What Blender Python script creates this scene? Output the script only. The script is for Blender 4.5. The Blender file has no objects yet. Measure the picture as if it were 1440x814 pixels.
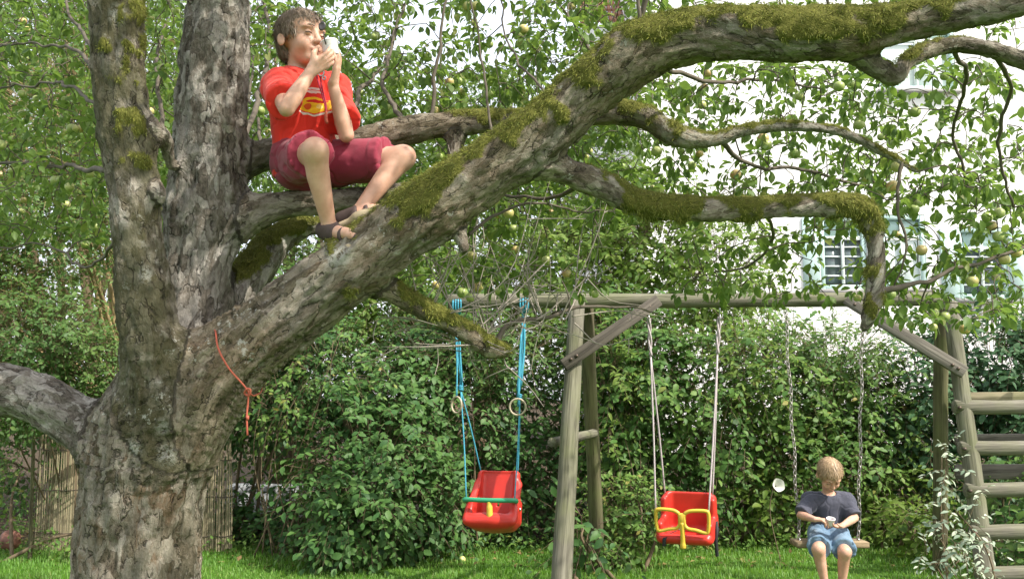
import bpy, math, random
import numpy as np
from mathutils import Vector, Matrix

random.seed(7)
rng = np.random.default_rng(11)
R = math.radians
scene = bpy.context.scene
col = scene.collection

# ------------------------------------------------------------------ camera
CAM_H, FPX, HOR = 1.38, 1383.0, 549.0
PITCH = math.atan((HOR - 407.0) / FPX)
cam_d = bpy.data.cameras.new('camera')
cam_d.sensor_width = 36.0
cam_d.lens = FPX / 1440.0 * 36.0
cam_d.clip_start = 0.05
cam_d.clip_end = 600.0
cam = bpy.data.objects.new('camera', cam_d)
cam.location = (0, 0, CAM_H)
cam.rotation_euler = (math.pi / 2 + PITCH, 0, 0)
col.objects.link(cam)
scene.camera = cam

# ------------------------------------------------------------------ world, sun, exposure
SUN = Vector((0.60, -0.40, 0.78)).normalized()
w = bpy.data.worlds.new('World')
scene.world = w
w.use_nodes = True
nt = w.node_tree
sky = nt.nodes.new('ShaderNodeTexSky')
sky.sky_type = 'NISHITA'
sky.sun_disc = False
sky.sun_elevation = math.asin(SUN.z)
sky.sun_rotation = math.atan2(SUN.x, SUN.y)
sky.air_density = 1.0
sky.dust_density = 4.0
sky.ozone_density = 1.0
bg = nt.nodes['Background']
veil = nt.nodes.new('ShaderNodeMix')          # even white mixed into the sky colour, added to whiten it and lift fill
veil.data_type = 'RGBA'
veil.inputs[0].default_value = 0.62
veil.inputs[7].default_value = (5.8, 5.9, 6.1, 1)
nt.links.new(sky.outputs[0], veil.inputs[6])
nt.links.new(veil.outputs[2], bg.inputs[0])
bg.inputs[1].default_value = 0.15
sun_d = bpy.data.lights.new('sun', 'SUN')
sun_d.energy = 3.4
sun_d.angle = R(0.6)
sun_d.color = (1.0, 0.95, 0.86)
sun_o = bpy.data.objects.new('sun', sun_d)
sun_o.rotation_euler = (-SUN).to_track_quat('-Z', 'Y').to_euler()
sun_o.location = (6, -4, 9)
col.objects.link(sun_o)
scene.view_settings.view_transform = 'Standard'
scene.view_settings.look = 'None'
scene.view_settings.gamma = 1.0
scene.view_settings.exposure = 1.2
scene.render.engine = 'CYCLES'
scene.cycles.max_bounces = 7
scene.cycles.transparent_max_bounces = 6
scene.cycles.diffuse_bounces = 4
scene.cycles.glossy_bounces = 3
scene.cycles.transmission_bounces = 5
scene.cycles.use_denoising = True

# ------------------------------------------------------------------ small maths
_cp, _sp = math.cos(PITCH), math.sin(PITCH)
def P(x, y, Y):
    """world point seen at picture position x, y on the vertical plane Y metres ahead"""
    rx, ry = (x - 720.0) / FPX, (407.0 - y) / FPX
    dy, dz = _cp - ry * _sp, _sp + ry * _cp
    t = Y / dy
    return np.array((rx * t, Y, CAM_H + dz * t))
def PX(Y): return Y / FPX / _cp            # metres per picture unit
def project(p):
    p = np.atleast_2d(p)
    d = p - np.array((0, 0, CAM_H))
    zc = d[:, 1] * _cp + d[:, 2] * _sp
    uc = -d[:, 1] * _sp + d[:, 2] * _cp
    return 720 + FPX * d[:, 0] / zc, 407 - FPX * uc / zc, zc
def GY(y): return FPX * CAM_H / (y - HOR)  # rough ground distance for a picture row
def unit(v):
    v = np.asarray(v, float)
    return v / np.maximum(np.linalg.norm(v, axis=-1, keepdims=True), 1e-9)

def _hash(ix, iy, iz, seed):
    h = (ix * 374761393 + iy * 668265263 + iz * 2147483647 + seed * 1274126177) & 0xFFFFFFFF
    h = ((h ^ (h >> 13)) * 1274126177) & 0xFFFFFFFF
    h = ((h ^ (h >> 16)) * 2246822519) & 0xFFFFFFFF
    return ((h ^ (h >> 15)) & 0xFFFFFF) / float(0xFFFFFF)
def vnoise(p, f=1.0, seed=0):
    """value noise in -1..1"""
    q = np.asarray(p, float) * f
    i = np.floor(q).astype(np.int64)
    t = q - i
    t = t * t * (3 - 2 * t)
    r = 0
    for dx in (0, 1):
        for dy in (0, 1):
            for dz in (0, 1):
                wgt = (t[..., 0] if dx else 1 - t[..., 0]) * (t[..., 1] if dy else 1 - t[..., 1]) * (t[..., 2] if dz else 1 - t[..., 2])
                r = r + wgt * _hash(i[..., 0] + dx, i[..., 1] + dy, i[..., 2] + dz, seed)
    return r * 2 - 1
def fbm(p, f=1.0, seed=0, n=3):
    return sum(vnoise(p, f * 2 ** k, seed + k) * 0.5 ** k for k in range(n)) / (2 - 0.5 ** (n - 1))

# ------------------------------------------------------------------ objects
OFF = {}
def props(o, label=None, cat=None, group=None, kind=None):
    for k, v in (('label', label), ('category', cat), ('group', group), ('kind', kind)):
        if v: o[k] = v
    return o
def thing(name, label, cat, loc=(0, 0, 0), group=None, rot=None):
    o = bpy.data.objects.new(name, None)
    o.empty_display_size = 0.1
    o.location = loc
    if rot is not None: o.rotation_euler = rot
    col.objects.link(o)
    OFF[o.name] = np.array(loc, float) if rot is None else np.zeros(3)
    return props(o, label, cat, group)
def mesh(name, v, f, smooth=True, attrs=None):
    """v (n,3); f an (m,k) array or a list of such arrays"""
    me = bpy.data.meshes.new(name)
    v = np.asarray(v, np.float32)
    fs = [np.asarray(a, np.int32) for a in (f if isinstance(f, (list, tuple)) else [f])]
    fs = [a for a in fs if len(a)]
    me.vertices.add(len(v))
    me.vertices.foreach_set('co', v.ravel())
    nl = sum(a.size for a in fs)
    npoly = sum(len(a) for a in fs)
    me.loops.add(nl)
    me.polygons.add(npoly)
    me.loops.foreach_set('vertex_index', np.concatenate([a.ravel() for a in fs]))
    st, k = [], 0
    for a in fs:
        st.append(k + np.arange(len(a)) * a.shape[1])
        k += a.size
    me.polygons.foreach_set('loop_start', np.concatenate(st).astype(np.int32))
    if smooth:
        me.polygons.foreach_set('use_smooth', np.ones(npoly, bool))
    for n, a in (attrs or {}).items():
        a = np.asarray(a, np.float32)
        if a.ndim == 1:
            me.attributes.new(n, 'FLOAT', 'POINT').data.foreach_set('value', a)
        else:
            me.attributes.new(n, 'FLOAT_VECTOR', 'POINT').data.foreach_set('vector', a.ravel())
    me.update(calc_edges=True)
    me.validate()
    return me
def obj(name, v, f, mat, parent=None, smooth=True, attrs=None, world=True, kind=None):
    """a mesh object; v in world metres unless world=False (then in the parent's own frame)"""
    v = np.asarray(v, float)
    off = np.zeros(3)
    if parent is not None and world: off = OFF.get(parent.name, np.zeros(3))
    me = mesh(name, v - off, f, smooth, attrs)
    me.materials.append(mat)
    o = bpy.data.objects.new(name, me)
    col.objects.link(o)
    if parent is not None: o.parent = parent
    OFF[o.name] = off
    if kind: o['kind'] = kind
    return o
def shared(name, me, parent, loc, rot=None, scale=None):
    o = bpy.data.objects.new(name, me)
    o.parent = parent
    m = Matrix.Translation(Vector(np.asarray(loc, float) - OFF.get(parent.name, np.zeros(3))))
    if rot is not None: m = m @ rot.to_4x4()
    if scale is not None: m = m @ Matrix.Diagonal((*scale, 1)) if not np.isscalar(scale) else m @ Matrix.Scale(scale, 4)
    o.matrix_basis = m
    col.objects.link(o)
    return o

class MB:
    """collects shapes into one mesh (quads and triangles)"""
    def __init__(s): s.v, s.q, s.t, s.n = [], [], [], 0
    def add(s, v, q=None, t=None):
        s.v.append(np.asarray(v, float))
        if q is not None and len(q): s.q.append(np.asarray(q) + s.n)
        if t is not None and len(t): s.t.append(np.asarray(t) + s.n)
        s.n += len(v)
        return s
    def arrays(s):
        fs = []
        if s.q: fs.append(np.concatenate(s.q))
        if s.t: fs.append(np.concatenate(s.t))
        return np.concatenate(s.v), fs
    def build(s, name, mat, parent=None, **k):
        v, f = s.arrays()
        return obj(name, v, f, mat, parent, **k)
    def tube(s, pts, rad, sides=8, cap=True, up=(0, 0, 1)):
        v, q, t = tube(pts, rad, sides, cap)
        return s.add(v, q, t)
    def box(s, c, half, Rm=None, bev=0.0):
        v, q = box(c, half, Rm, bev)
        return s.add(v, q[0], q[1])

def spline(pts, n=8):
    """Catmull-Rom through rows of pts (any number of columns)"""
    p = np.asarray(pts, float)
    if len(p) < 3:
        t = np.linspace(0, 1, n + 1)[:, None]
        return p[0] * (1 - t) + p[-1] * t
    p = np.vstack([2 * p[0] - p[1], p, 2 * p[-1] - p[-2]])
    out = []
    for i in range(1, len(p) - 2):
        for t in np.linspace(0, 1, n, endpoint=False):
            a, b, c, d = p[i - 1:i + 3]
            out.append(0.5 * (2 * b + (c - a) * t + (2 * a - 5 * b + 4 * c - d) * t * t + (3 * b - a - 3 * c + d) * t ** 3))
    out.append(p[-2])
    return np.array(out)
def tube(pts, rad, sides=8, cap=True):
    p = np.asarray(pts, float)
    n = len(p)
    r = np.broadcast_to(np.asarray(rad, float), (n,))
    tg = unit(np.gradient(p, axis=0))
    a = np.array((0.0, 0.0, 1.0)) if abs(tg[0][2]) < 0.9 else np.array((1.0, 0, 0))
    u = unit(np.cross(tg[0], a))
    ring = []
    for i in range(n):
        u = unit(u - tg[i] * np.dot(u, tg[i]))
        vv = np.cross(tg[i], u)
        th = np.arange(sides) * 2 * math.pi / sides
        ring.append(p[i] + r[i] * (np.cos(th)[:, None] * u + np.sin(th)[:, None] * vv))
    v = np.concatenate(ring)
    i, j = np.meshgrid(np.arange(n - 1), np.arange(sides), indexing='ij')
    j2 = (j + 1) % sides
    q = np.stack([i * sides + j, i * sides + j2, (i + 1) * sides + j2, (i + 1) * sides + j], -1).reshape(-1, 4)
    t = np.zeros((0, 3), int)
    if cap:
        v = np.vstack([v, p[0] , p[-1]])
        k = np.arange(sides)
        k2 = (k + 1) % sides
        t = np.vstack([np.stack([np.full(sides, n * sides), k2, k], -1),
                       np.stack([np.full(sides, n * sides + 1), (n - 1) * sides + k, (n - 1) * sides + k2], -1)])
    return v, q, t
def box(c, half, Rm=None, bev=0.0):
    """box, its edges chamfered by bev; Rm columns are its axes"""
    h = np.asarray(half, float)
    b = min(bev, h.min() * 0.9)
    sg = np.array([(x, y, z) for x in (-1, 1) for y in (-1, 1) for z in (-1, 1)], float)
    if b <= 0:
        v = sg * h
        q = np.array([(0, 1, 3, 2), (4, 6, 7, 5), (0, 4, 5, 1), (2, 3, 7, 6), (0, 2, 6, 4), (1, 5, 7, 3)])
        t = np.zeros((0, 3), int)
    else:
        v = np.concatenate([sg * (h - b * (1 - np.eye(3)[k])) for k in range(3)])   # 24: face k verts
        q = [(0, 1, 3, 2), (4, 6, 7, 5)]
        q += [tuple(8 + i for i in (0, 4, 5, 1)), tuple(8 + i for i in (2, 3, 7, 6))]
        q += [tuple(16 + i for i in (0, 2, 6, 4)), tuple(16 + i for i in (1, 5, 7, 3))]
        def e(i, j, ka, kb):
            q.append((ka * 8 + i, ka * 8 + j, kb * 8 + j, kb * 8 + i))
        for i in range(8):
            for bit, (ka, kb) in ((4, (1, 2)), (2, (0, 2)), (1, (0, 1))):
                if not i & bit: e(i, i | bit, ka, kb)
        t = [(i, 8 + i, 16 + i) for i in range(8)]
        q, t = np.array(q), np.array(t)
        # outward winding
        def fix(a):
            vv = v[a]
            nn = np.cross(vv[:, 1] - vv[:, 0], vv[:, 2] - vv[:, 0])
            fl = (nn * vv.mean(1)).sum(1) < 0
            a[fl] = a[fl][:, ::-1]
        fix(q); fix(t)
    if Rm is not None: v = v @ np.asarray(Rm, float).T
    return v + np.asarray(c, float), (q, t)
def frame(fwd, up=(0, 0, 1)):
    """columns: fwd, left, up"""
    f = unit(fwd)
    l = unit(np.cross(up, f))
    return np.stack([f, l, np.cross(f, l)], -1)

# ------------------------------------------------------------------ signed distance shapes -> one continuous surface
class Field:
    def __init__(s, lo, hi, h):
        s.lo, s.h = np.asarray(lo, float), h
        s.n = np.ceil((np.asarray(hi, float) - s.lo) / h).astype(int) + 1
        s.ax = [s.lo[k] + np.arange(s.n[k]) * h for k in range(3)]
        s.D = np.full(s.n, 1.0, np.float32)
    def _sl(s, bb, m):
        a = np.clip(np.floor((bb[0] - m - s.lo) / s.h).astype(int), 0, s.n)
        b = np.clip(np.ceil((bb[1] + m - s.lo) / s.h).astype(int) + 1, 0, s.n)
        return tuple(slice(i, j) for i, j in zip(a, b))
    def _ev(s, prims, sl, m):
        d = np.full([q.stop - q.start for q in sl], 1.0, np.float32)
        for pr in prims:
            s2 = tuple(slice(max(q.start, w.start), min(q.stop, w.stop)) for q, w in zip(s._sl((pr[1], pr[2]), m), sl))
            if any(q.stop <= q.start for q in s2): continue
            p = np.empty([q.stop - q.start for q in s2] + [3], np.float32)
            p[..., 0] = s.ax[0][s2[0]][:, None, None]; p[..., 1] = s.ax[1][s2[1]][None, :, None]; p[..., 2] = s.ax[2][s2[2]][None, None, :]
            loc = tuple(slice(q.start - w.start, q.stop - w.start) for q, w in zip(s2, sl))
            d[loc] = np.minimum(d[loc], pr[0](p))
        return d
    def add(s, prims, k=0.0, infl=0.0):
        if not isinstance(prims, list): prims = [prims]
        bb = (np.min([q[1] for q in prims], 0), np.max([q[2] for q in prims], 0))
        sl = s._sl(bb, k + infl + 3 * s.h)
        if any(q.stop <= q.start for q in sl): return
        b = s._ev(prims, sl, k + infl + 3 * s.h) - infl
        a = s.D[sl]
        hh = np.maximum(k - np.abs(a - b), 0) / k if k > 0 else 0
        s.D[sl] = np.minimum(a, b) - (hh * hh * k * 0.25 if k > 0 else 0)
    def sub(s, prim, k=0.0):
        sl = s._sl((prim[1], prim[2]), k + 3 * s.h)
        if any(q.stop <= q.start for q in sl): return
        b = -s._ev([prim], sl, k + 3 * s.h)
        a = s.D[sl]
        hh = np.maximum(k - np.abs(a - b), 0) / k if k > 0 else 0
        s.D[sl] = np.maximum(a, b) + (hh * hh * k * 0.25 if k > 0 else 0)
    def cut(s, pt, nrm):
        """drop what lies on the side nrm points to"""
        pt, nrm = np.asarray(pt, float), unit(nrm)
        d = ((s.ax[0] - pt[0]) * nrm[0])[:, None, None] + ((s.ax[1] - pt[1]) * nrm[1])[None, :, None] + ((s.ax[2] - pt[2]) * nrm[2])[None, None, :]
        s.D = np.maximum(s.D, d.astype(np.float32))
    def mesh(s):
        D = s.D
        for k in range(3):
            ix = [slice(None)] * 3
            for e in (0, -1):
                ix[k] = e
                D[tuple(ix)] = np.maximum(D[tuple(ix)], 1e-4)
        neg = D < 0
        n = np.array(D.shape)
        c = np.zeros(n - 1, np.int8)
        for dx in (0, 1):
            for dy in (0, 1):
                for dz in (0, 1):
                    c += neg[dx:n[0] - 1 + dx, dy:n[1] - 1 + dy, dz:n[2] - 1 + dz]
        idx = np.argwhere((c > 0) & (c < 8))
        ids = np.full(n - 1, -1, np.int32)
        ids[tuple(idx.T)] = np.arange(len(idx))
        corner = [(a, b, d) for a in (0, 1) for b in (0, 1) for d in (0, 1)]
        val = np.stack([D[idx[:, 0] + a, idx[:, 1] + b, idx[:, 2] + d] for a, b, d in corner], -1)
        acc = np.zeros((len(idx), 3)); cnt = np.zeros(len(idx))
        for i in range(8):
            for bit in (1, 2, 4):
                if i & bit: continue
                j = i | bit
                a, b = val[:, i], val[:, j]
                m = (a < 0) != (b < 0)
                t = np.where(m, a / np.where(a == b, 1, a - b), 0)
                pa, pb = np.array(corner[i], float), np.array(corner[j], float)
                acc += np.where(m[:, None], pa + t[:, None] * (pb - pa), 0)
                cnt += m
        v = s.lo + (idx + acc / np.maximum(cnt, 1)[:, None]) * s.h
        quads = []
        for ax in range(3):
            sl0 = [slice(None)] * 3; sl1 = [slice(None)] * 3
            sl0[ax], sl1[ax] = slice(0, -1), slice(1, None)
            a, b = neg[tuple(sl0)], neg[tuple(sl1)]
            e = np.argwhere(a != b)
            o1, o2 = [k for k in range(3) if k != ax]
            e = e[(e[:, o1] > 0) & (e[:, o2] > 0) & (e[:, o1] < n[o1] - 1) & (e[:, o2] < n[o2] - 1)]
            def cell(d1, d2):
                q = e.copy(); q[:, o1] -= d1; q[:, o2] -= d2
                return ids[tuple(q.T)]
            q = np.stack([cell(1, 1), cell(0, 1), cell(0, 0), cell(1, 0)], -1)
            fl = neg[tuple(e.T)]
            if ax == 1: fl = ~fl
            q[~fl] = q[~fl][:, ::-1]
            quads.append(q)
        return v, np.concatenate(quads)

def cone(a, b, ra, rb):
    a, b = np.asarray(a, float), np.asarray(b, float)
    a, ab, b = a.astype(np.float32), (b - a).astype(np.float32), b
    L2 = max(float(ab @ ab), 1e-12)
    def f(p):
        t = np.clip(((p - a) @ ab) / L2, 0, 1)
        q = p - a
        q -= t[..., None] * ab
        return np.sqrt(np.einsum('...k,...k->...', q, q)) - (ra + (rb - ra) * t)
    m = max(ra, rb)
    return f, np.minimum(a, b) - m, np.maximum(a, b) + m
def ell(c, r, Rm=None):
    c, r = np.asarray(c, float), np.asarray(r, float)
    Rm = np.eye(3) if Rm is None else np.asarray(Rm, float)
    def f(p):
        q = (p - c) @ Rm
        k0 = np.sqrt(((q / r) ** 2).sum(-1)); k1 = np.sqrt(((q / r ** 2) ** 2).sum(-1))
        return k0 * (k0 - 1) / np.maximum(k1, 1e-6)
    return f, c - r.max(), c + r.max()
def rbox(c, half, rad, Rm=None):
    c, h = np.asarray(c, float), np.asarray(half, float) - rad
    Rm = np.eye(3) if Rm is None else np.asarray(Rm, float)
    def f(p):
        q = np.abs((p - c) @ Rm) - h
        return np.sqrt((np.maximum(q, 0) ** 2).sum(-1)) + np.minimum(q.max(-1), 0) - rad
    m = np.linalg.norm(np.asarray(half, float))
    return f, c - m, c + m
def chain_prims(pts, rad):
    return [cone(pts[i], pts[i + 1], rad[i], rad[i + 1]) for i in range(len(pts) - 1)]
def vnormals(v, q):
    fn = np.cross(v[q[:, 2]] - v[q[:, 0]], v[q[:, 3]] - v[q[:, 1]]) if q.shape[1] == 4 else np.cross(v[q[:, 1]] - v[q[:, 0]], v[q[:, 2]] - v[q[:, 0]])
    n = np.zeros_like(v)
    for k in range(q.shape[1]): np.add.at(n, q[:, k], fn)
    return unit(n)
def relax(v, q, it=2, lam=0.5):
    e = np.concatenate([q[:, [k, (k + 1) % q.shape[1]]] for k in range(q.shape[1])])
    e = np.concatenate([e, e[:, ::-1]])
    cnt = np.bincount(e[:, 0], minlength=len(v)).astype(float)
    for _ in range(it):
        s = np.stack([np.bincount(e[:, 0], weights=v[e[:, 1], k], minlength=len(v)) for k in range(3)], -1)
        v = v + lam * (s / np.maximum(cnt, 1)[:, None] - v)
    return v

# ------------------------------------------------------------------ materials
def new_mat(name):
    m = bpy.data.materials.new(name)
    m.use_nodes = True
    t = m.node_tree
    t.nodes.clear()
    o = t.nodes.new('ShaderNodeOutputMaterial')
    b = t.nodes.new('ShaderNodeBsdfPrincipled')
    t.links.new(b.outputs[0], o.inputs[0])
    return m, t, b, o
def N(t, typ, ins=None, **kw):
    n = t.nodes.new(typ)
    for k, v in kw.items(): setattr(n, k, v)
    for k, v in (ins or {}).items():
        if hasattr(v, 'is_linked'): t.links.new(v, n.inputs[k])
        else: n.inputs[k].default_value = v
    return n
def ramp(t, fac, stops, interp='LINEAR'):
    n = t.nodes.new('ShaderNodeValToRGB')
    n.color_ramp.interpolation = interp
    e = n.color_ramp.elements
    while len(e) < len(stops): e.new(0.5)
    for k, (p, c) in zip(e, stops):
        k.position = p
        k.color = (*c, 1) if len(c) == 3 else c
    t.links.new(fac, n.inputs[0])
    return n.outputs[0]
def mixc(t, fac, a, b, mode='MIX'):
    n = t.nodes.new('ShaderNodeMix')
    n.data_type = 'RGBA'; n.blend_type = mode
    for s, v in ((n.inputs[0], fac), (n.inputs[6], a), (n.inputs[7], b)):
        if hasattr(v, 'is_linked'): t.links.new(v, s)
        else: s.default_value = v if np.isscalar(v) else (*v[:3], 1)
    return n.outputs[2]
def math_(t, op, a, b=0.0, clamp=False):
    n = t.nodes.new('ShaderNodeMath'); n.operation = op; n.use_clamp = clamp
    for s, v in ((n.inputs[0], a), (n.inputs[1], b)):
        if hasattr(v, 'is_linked'): t.links.new(v, s)
        else: s.default_value = v
    return n.outputs[0]
def mapped(t, scale, coord='Object'):
    c = t.nodes.new('ShaderNodeTexCoord')
    return N(t, 'ShaderNodeMapping', {0: c.outputs[coord], 3: scale}).outputs[0]
def noise(t, vec, scale, detail=4, rough=0.55):
    n = N(t, 'ShaderNodeTexNoise', {'Scale': scale, 'Detail': detail, 'Roughness': rough})
    t.links.new(vec, n.inputs['Vector'])
    return n.outputs[0]
def bump(t, b, height, strength=0.4, dist=0.01):
    n = N(t, 'ShaderNodeBump', {'Strength': strength, 'Distance': dist, 'Height': height})
    t.links.new(n.outputs[0], b.inputs['Normal'])

def leaf_mat(name, stops, trans=0.35, tcol=(0.25, 0.40, 0.04), rough=0.5, spec=0.25):
    m, t, b, o = new_mat(name)
    a = N(t, 'ShaderNodeAttribute', attribute_name='rnd').outputs['Fac']
    oi = N(t, 'ShaderNodeObjectInfo').outputs['Random']
    r = math_(t, 'PINGPONG', math_(t, 'ADD', a, oi), 1.0)
    c = ramp(t, r, stops)
    vein = noise(t, mapped(t, (1, 1, 1)), 60, 2)
    c = mixc(t, math_(t, 'MULTIPLY', vein, 0.5), c, mixc(t, 1.0, c, (0.62, 0.7, 0.6), 'MULTIPLY'))
    back = N(t, 'ShaderNodeNewGeometry').outputs['Backfacing']
    c = mixc(t, math_(t, 'MULTIPLY', back, 0.2), c, (0.17, 0.22, 0.12))
    t.links.new(c, b.inputs['Base Color'])
    b.inputs['Roughness'].default_value = rough
    b.inputs['Specular IOR Level'].default_value = spec
    tr = N(t, 'ShaderNodeBsdfTranslucent', {0: mixc(t, 0.6, c, tcol)})
    mx = N(t, 'ShaderNodeMixShader', {0: trans, 1: b.outputs[0], 2: tr.outputs[0]})
    t.links.new(mx.outputs[0], o.inputs[0])
    return m
def plain(name, c, rough=0.5, spec=0.5, var=0.25, scale=30.0, bstr=0.0, metal=0.0, sheen=0.0, sss=0.0):
    m, t, b, o = new_mat(name)
    n = noise(t, mapped(t, (1, 1, 1)), scale, 4)
    cc = mixc(t, n, tuple(x * (1 - var) for x in c), tuple(min(x * (1 + var), 1) for x in c))
    t.links.new(cc, b.inputs['Base Color'])
    b.inputs['Roughness'].default_value = rough
    b.inputs['Specular IOR Level'].default_value = spec
    b.inputs['Metallic'].default_value = metal
    if sheen: b.inputs['Sheen Weight'].default_value = sheen
    if sss:
        b.inputs['Subsurface Weight'].default_value = sss
        b.inputs['Subsurface Radius'].default_value = (0.012, 0.004, 0.002)
        b.inputs['Subsurface Scale'].default_value = 0.6
    if bstr: bump(t, b, n, bstr, 0.004)
    return m
def wood_mat(name, dark, light, axis=2, green=0.0, crack=0.5):
    """weathered timber, the grain along an axis of the object"""
    m, t, b, o = new_mat(name)
    sc = [1.0, 1.0, 1.0]; sc[axis] = 0.06
    v = mapped(t, tuple(sc))
    g = noise(t, v, 46, 6, 0.6)
    big = noise(t, mapped(t, (1, 1, 1)), 3.2, 3)
    c = ramp(t, g, [(0.28, dark), (0.5, tuple(0.5 * (x + y) for x, y in zip(dark, light))), (0.72, light)])
    c = mixc(t, ramp(t, big, [(0.42, (0, 0, 0)), (0.62, (green, green, green))]), c, (0.13, 0.15, 0.055))
    sc2 = [1.0, 1.0, 1.0]; sc2[axis] = 0.035
    cr = noise(t, mapped(t, tuple(sc2)), 28, 3, 0.5)
    line = ramp(t, cr, [(0.47, (0, 0, 0)), (0.5, (crack, crack, crack)), (0.53, (0, 0, 0))])
    c = mixc(t, line, c, tuple(x * 0.35 for x in dark))
    t.links.new(c, b.inputs['Base Color'])
    b.inputs['Roughness'].default_value = 0.85
    b.inputs['Specular IOR Level'].default_value = 0.2
    bump(t, b, math_(t, 'SUBTRACT', g, line), 0.5, 0.006)
    return m

M = {}
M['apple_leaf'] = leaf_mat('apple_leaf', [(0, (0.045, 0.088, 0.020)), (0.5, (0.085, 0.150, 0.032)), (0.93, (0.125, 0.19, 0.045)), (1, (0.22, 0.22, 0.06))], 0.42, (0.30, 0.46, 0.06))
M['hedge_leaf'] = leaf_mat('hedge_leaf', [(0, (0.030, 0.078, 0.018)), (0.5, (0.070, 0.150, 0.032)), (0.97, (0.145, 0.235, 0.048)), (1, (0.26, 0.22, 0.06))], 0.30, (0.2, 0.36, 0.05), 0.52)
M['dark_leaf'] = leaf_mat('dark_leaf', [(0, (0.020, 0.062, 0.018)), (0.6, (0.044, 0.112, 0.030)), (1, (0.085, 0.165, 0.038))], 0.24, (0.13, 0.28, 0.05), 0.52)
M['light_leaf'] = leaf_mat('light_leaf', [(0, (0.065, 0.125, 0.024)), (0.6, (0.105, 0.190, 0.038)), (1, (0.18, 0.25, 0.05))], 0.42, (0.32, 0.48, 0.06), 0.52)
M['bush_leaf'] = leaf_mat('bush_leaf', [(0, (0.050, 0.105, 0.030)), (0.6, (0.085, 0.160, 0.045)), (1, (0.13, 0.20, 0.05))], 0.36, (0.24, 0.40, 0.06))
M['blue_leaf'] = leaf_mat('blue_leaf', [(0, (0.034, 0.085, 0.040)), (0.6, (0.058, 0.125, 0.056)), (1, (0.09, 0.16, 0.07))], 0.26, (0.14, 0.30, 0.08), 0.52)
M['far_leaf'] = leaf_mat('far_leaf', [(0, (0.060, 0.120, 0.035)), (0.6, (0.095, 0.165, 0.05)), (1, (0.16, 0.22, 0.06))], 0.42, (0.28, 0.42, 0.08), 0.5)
M['silver_leaf'] = leaf_mat('silver_leaf', [(0, (0.13, 0.19, 0.13)), (0.6, (0.27, 0.33, 0.25)), (1, (0.46, 0.50, 0.38))], 0.2, (0.4, 0.45, 0.25), 0.6)
M['grass'] = leaf_mat('grass', [(0, (0.070, 0.190, 0.018)), (0.6, (0.110, 0.275, 0.028)), (0.95, (0.16, 0.32, 0.040)), (1, (0.28, 0.29, 0.10))], 0.35, (0.28, 0.52, 0.03), 0.5, 0.3)
M['litter'] = leaf_mat('litter', [(0, (0.09, 0.055, 0.03)), (0.5, (0.17, 0.11, 0.05)), (1, (0.25, 0.20, 0.07))], 0.1, (0.2, 0.12, 0.05), 0.8)
M['twig'] = plain('twig', (0.105, 0.088, 0.068), 0.85, 0.2, 0.4, 40, 0.3)
M['bare_twig'] = plain('bare_twig', (0.27, 0.235, 0.20), 0.85, 0.2, 0.35, 40, 0.3)
M['stem'] = plain('stem', (0.14, 0.105, 0.065), 0.85, 0.2, 0.4, 25, 0.4)
M['cane'] = plain('cane', (0.30, 0.22, 0.11), 0.8, 0.25, 0.35, 25, 0.3)

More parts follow.
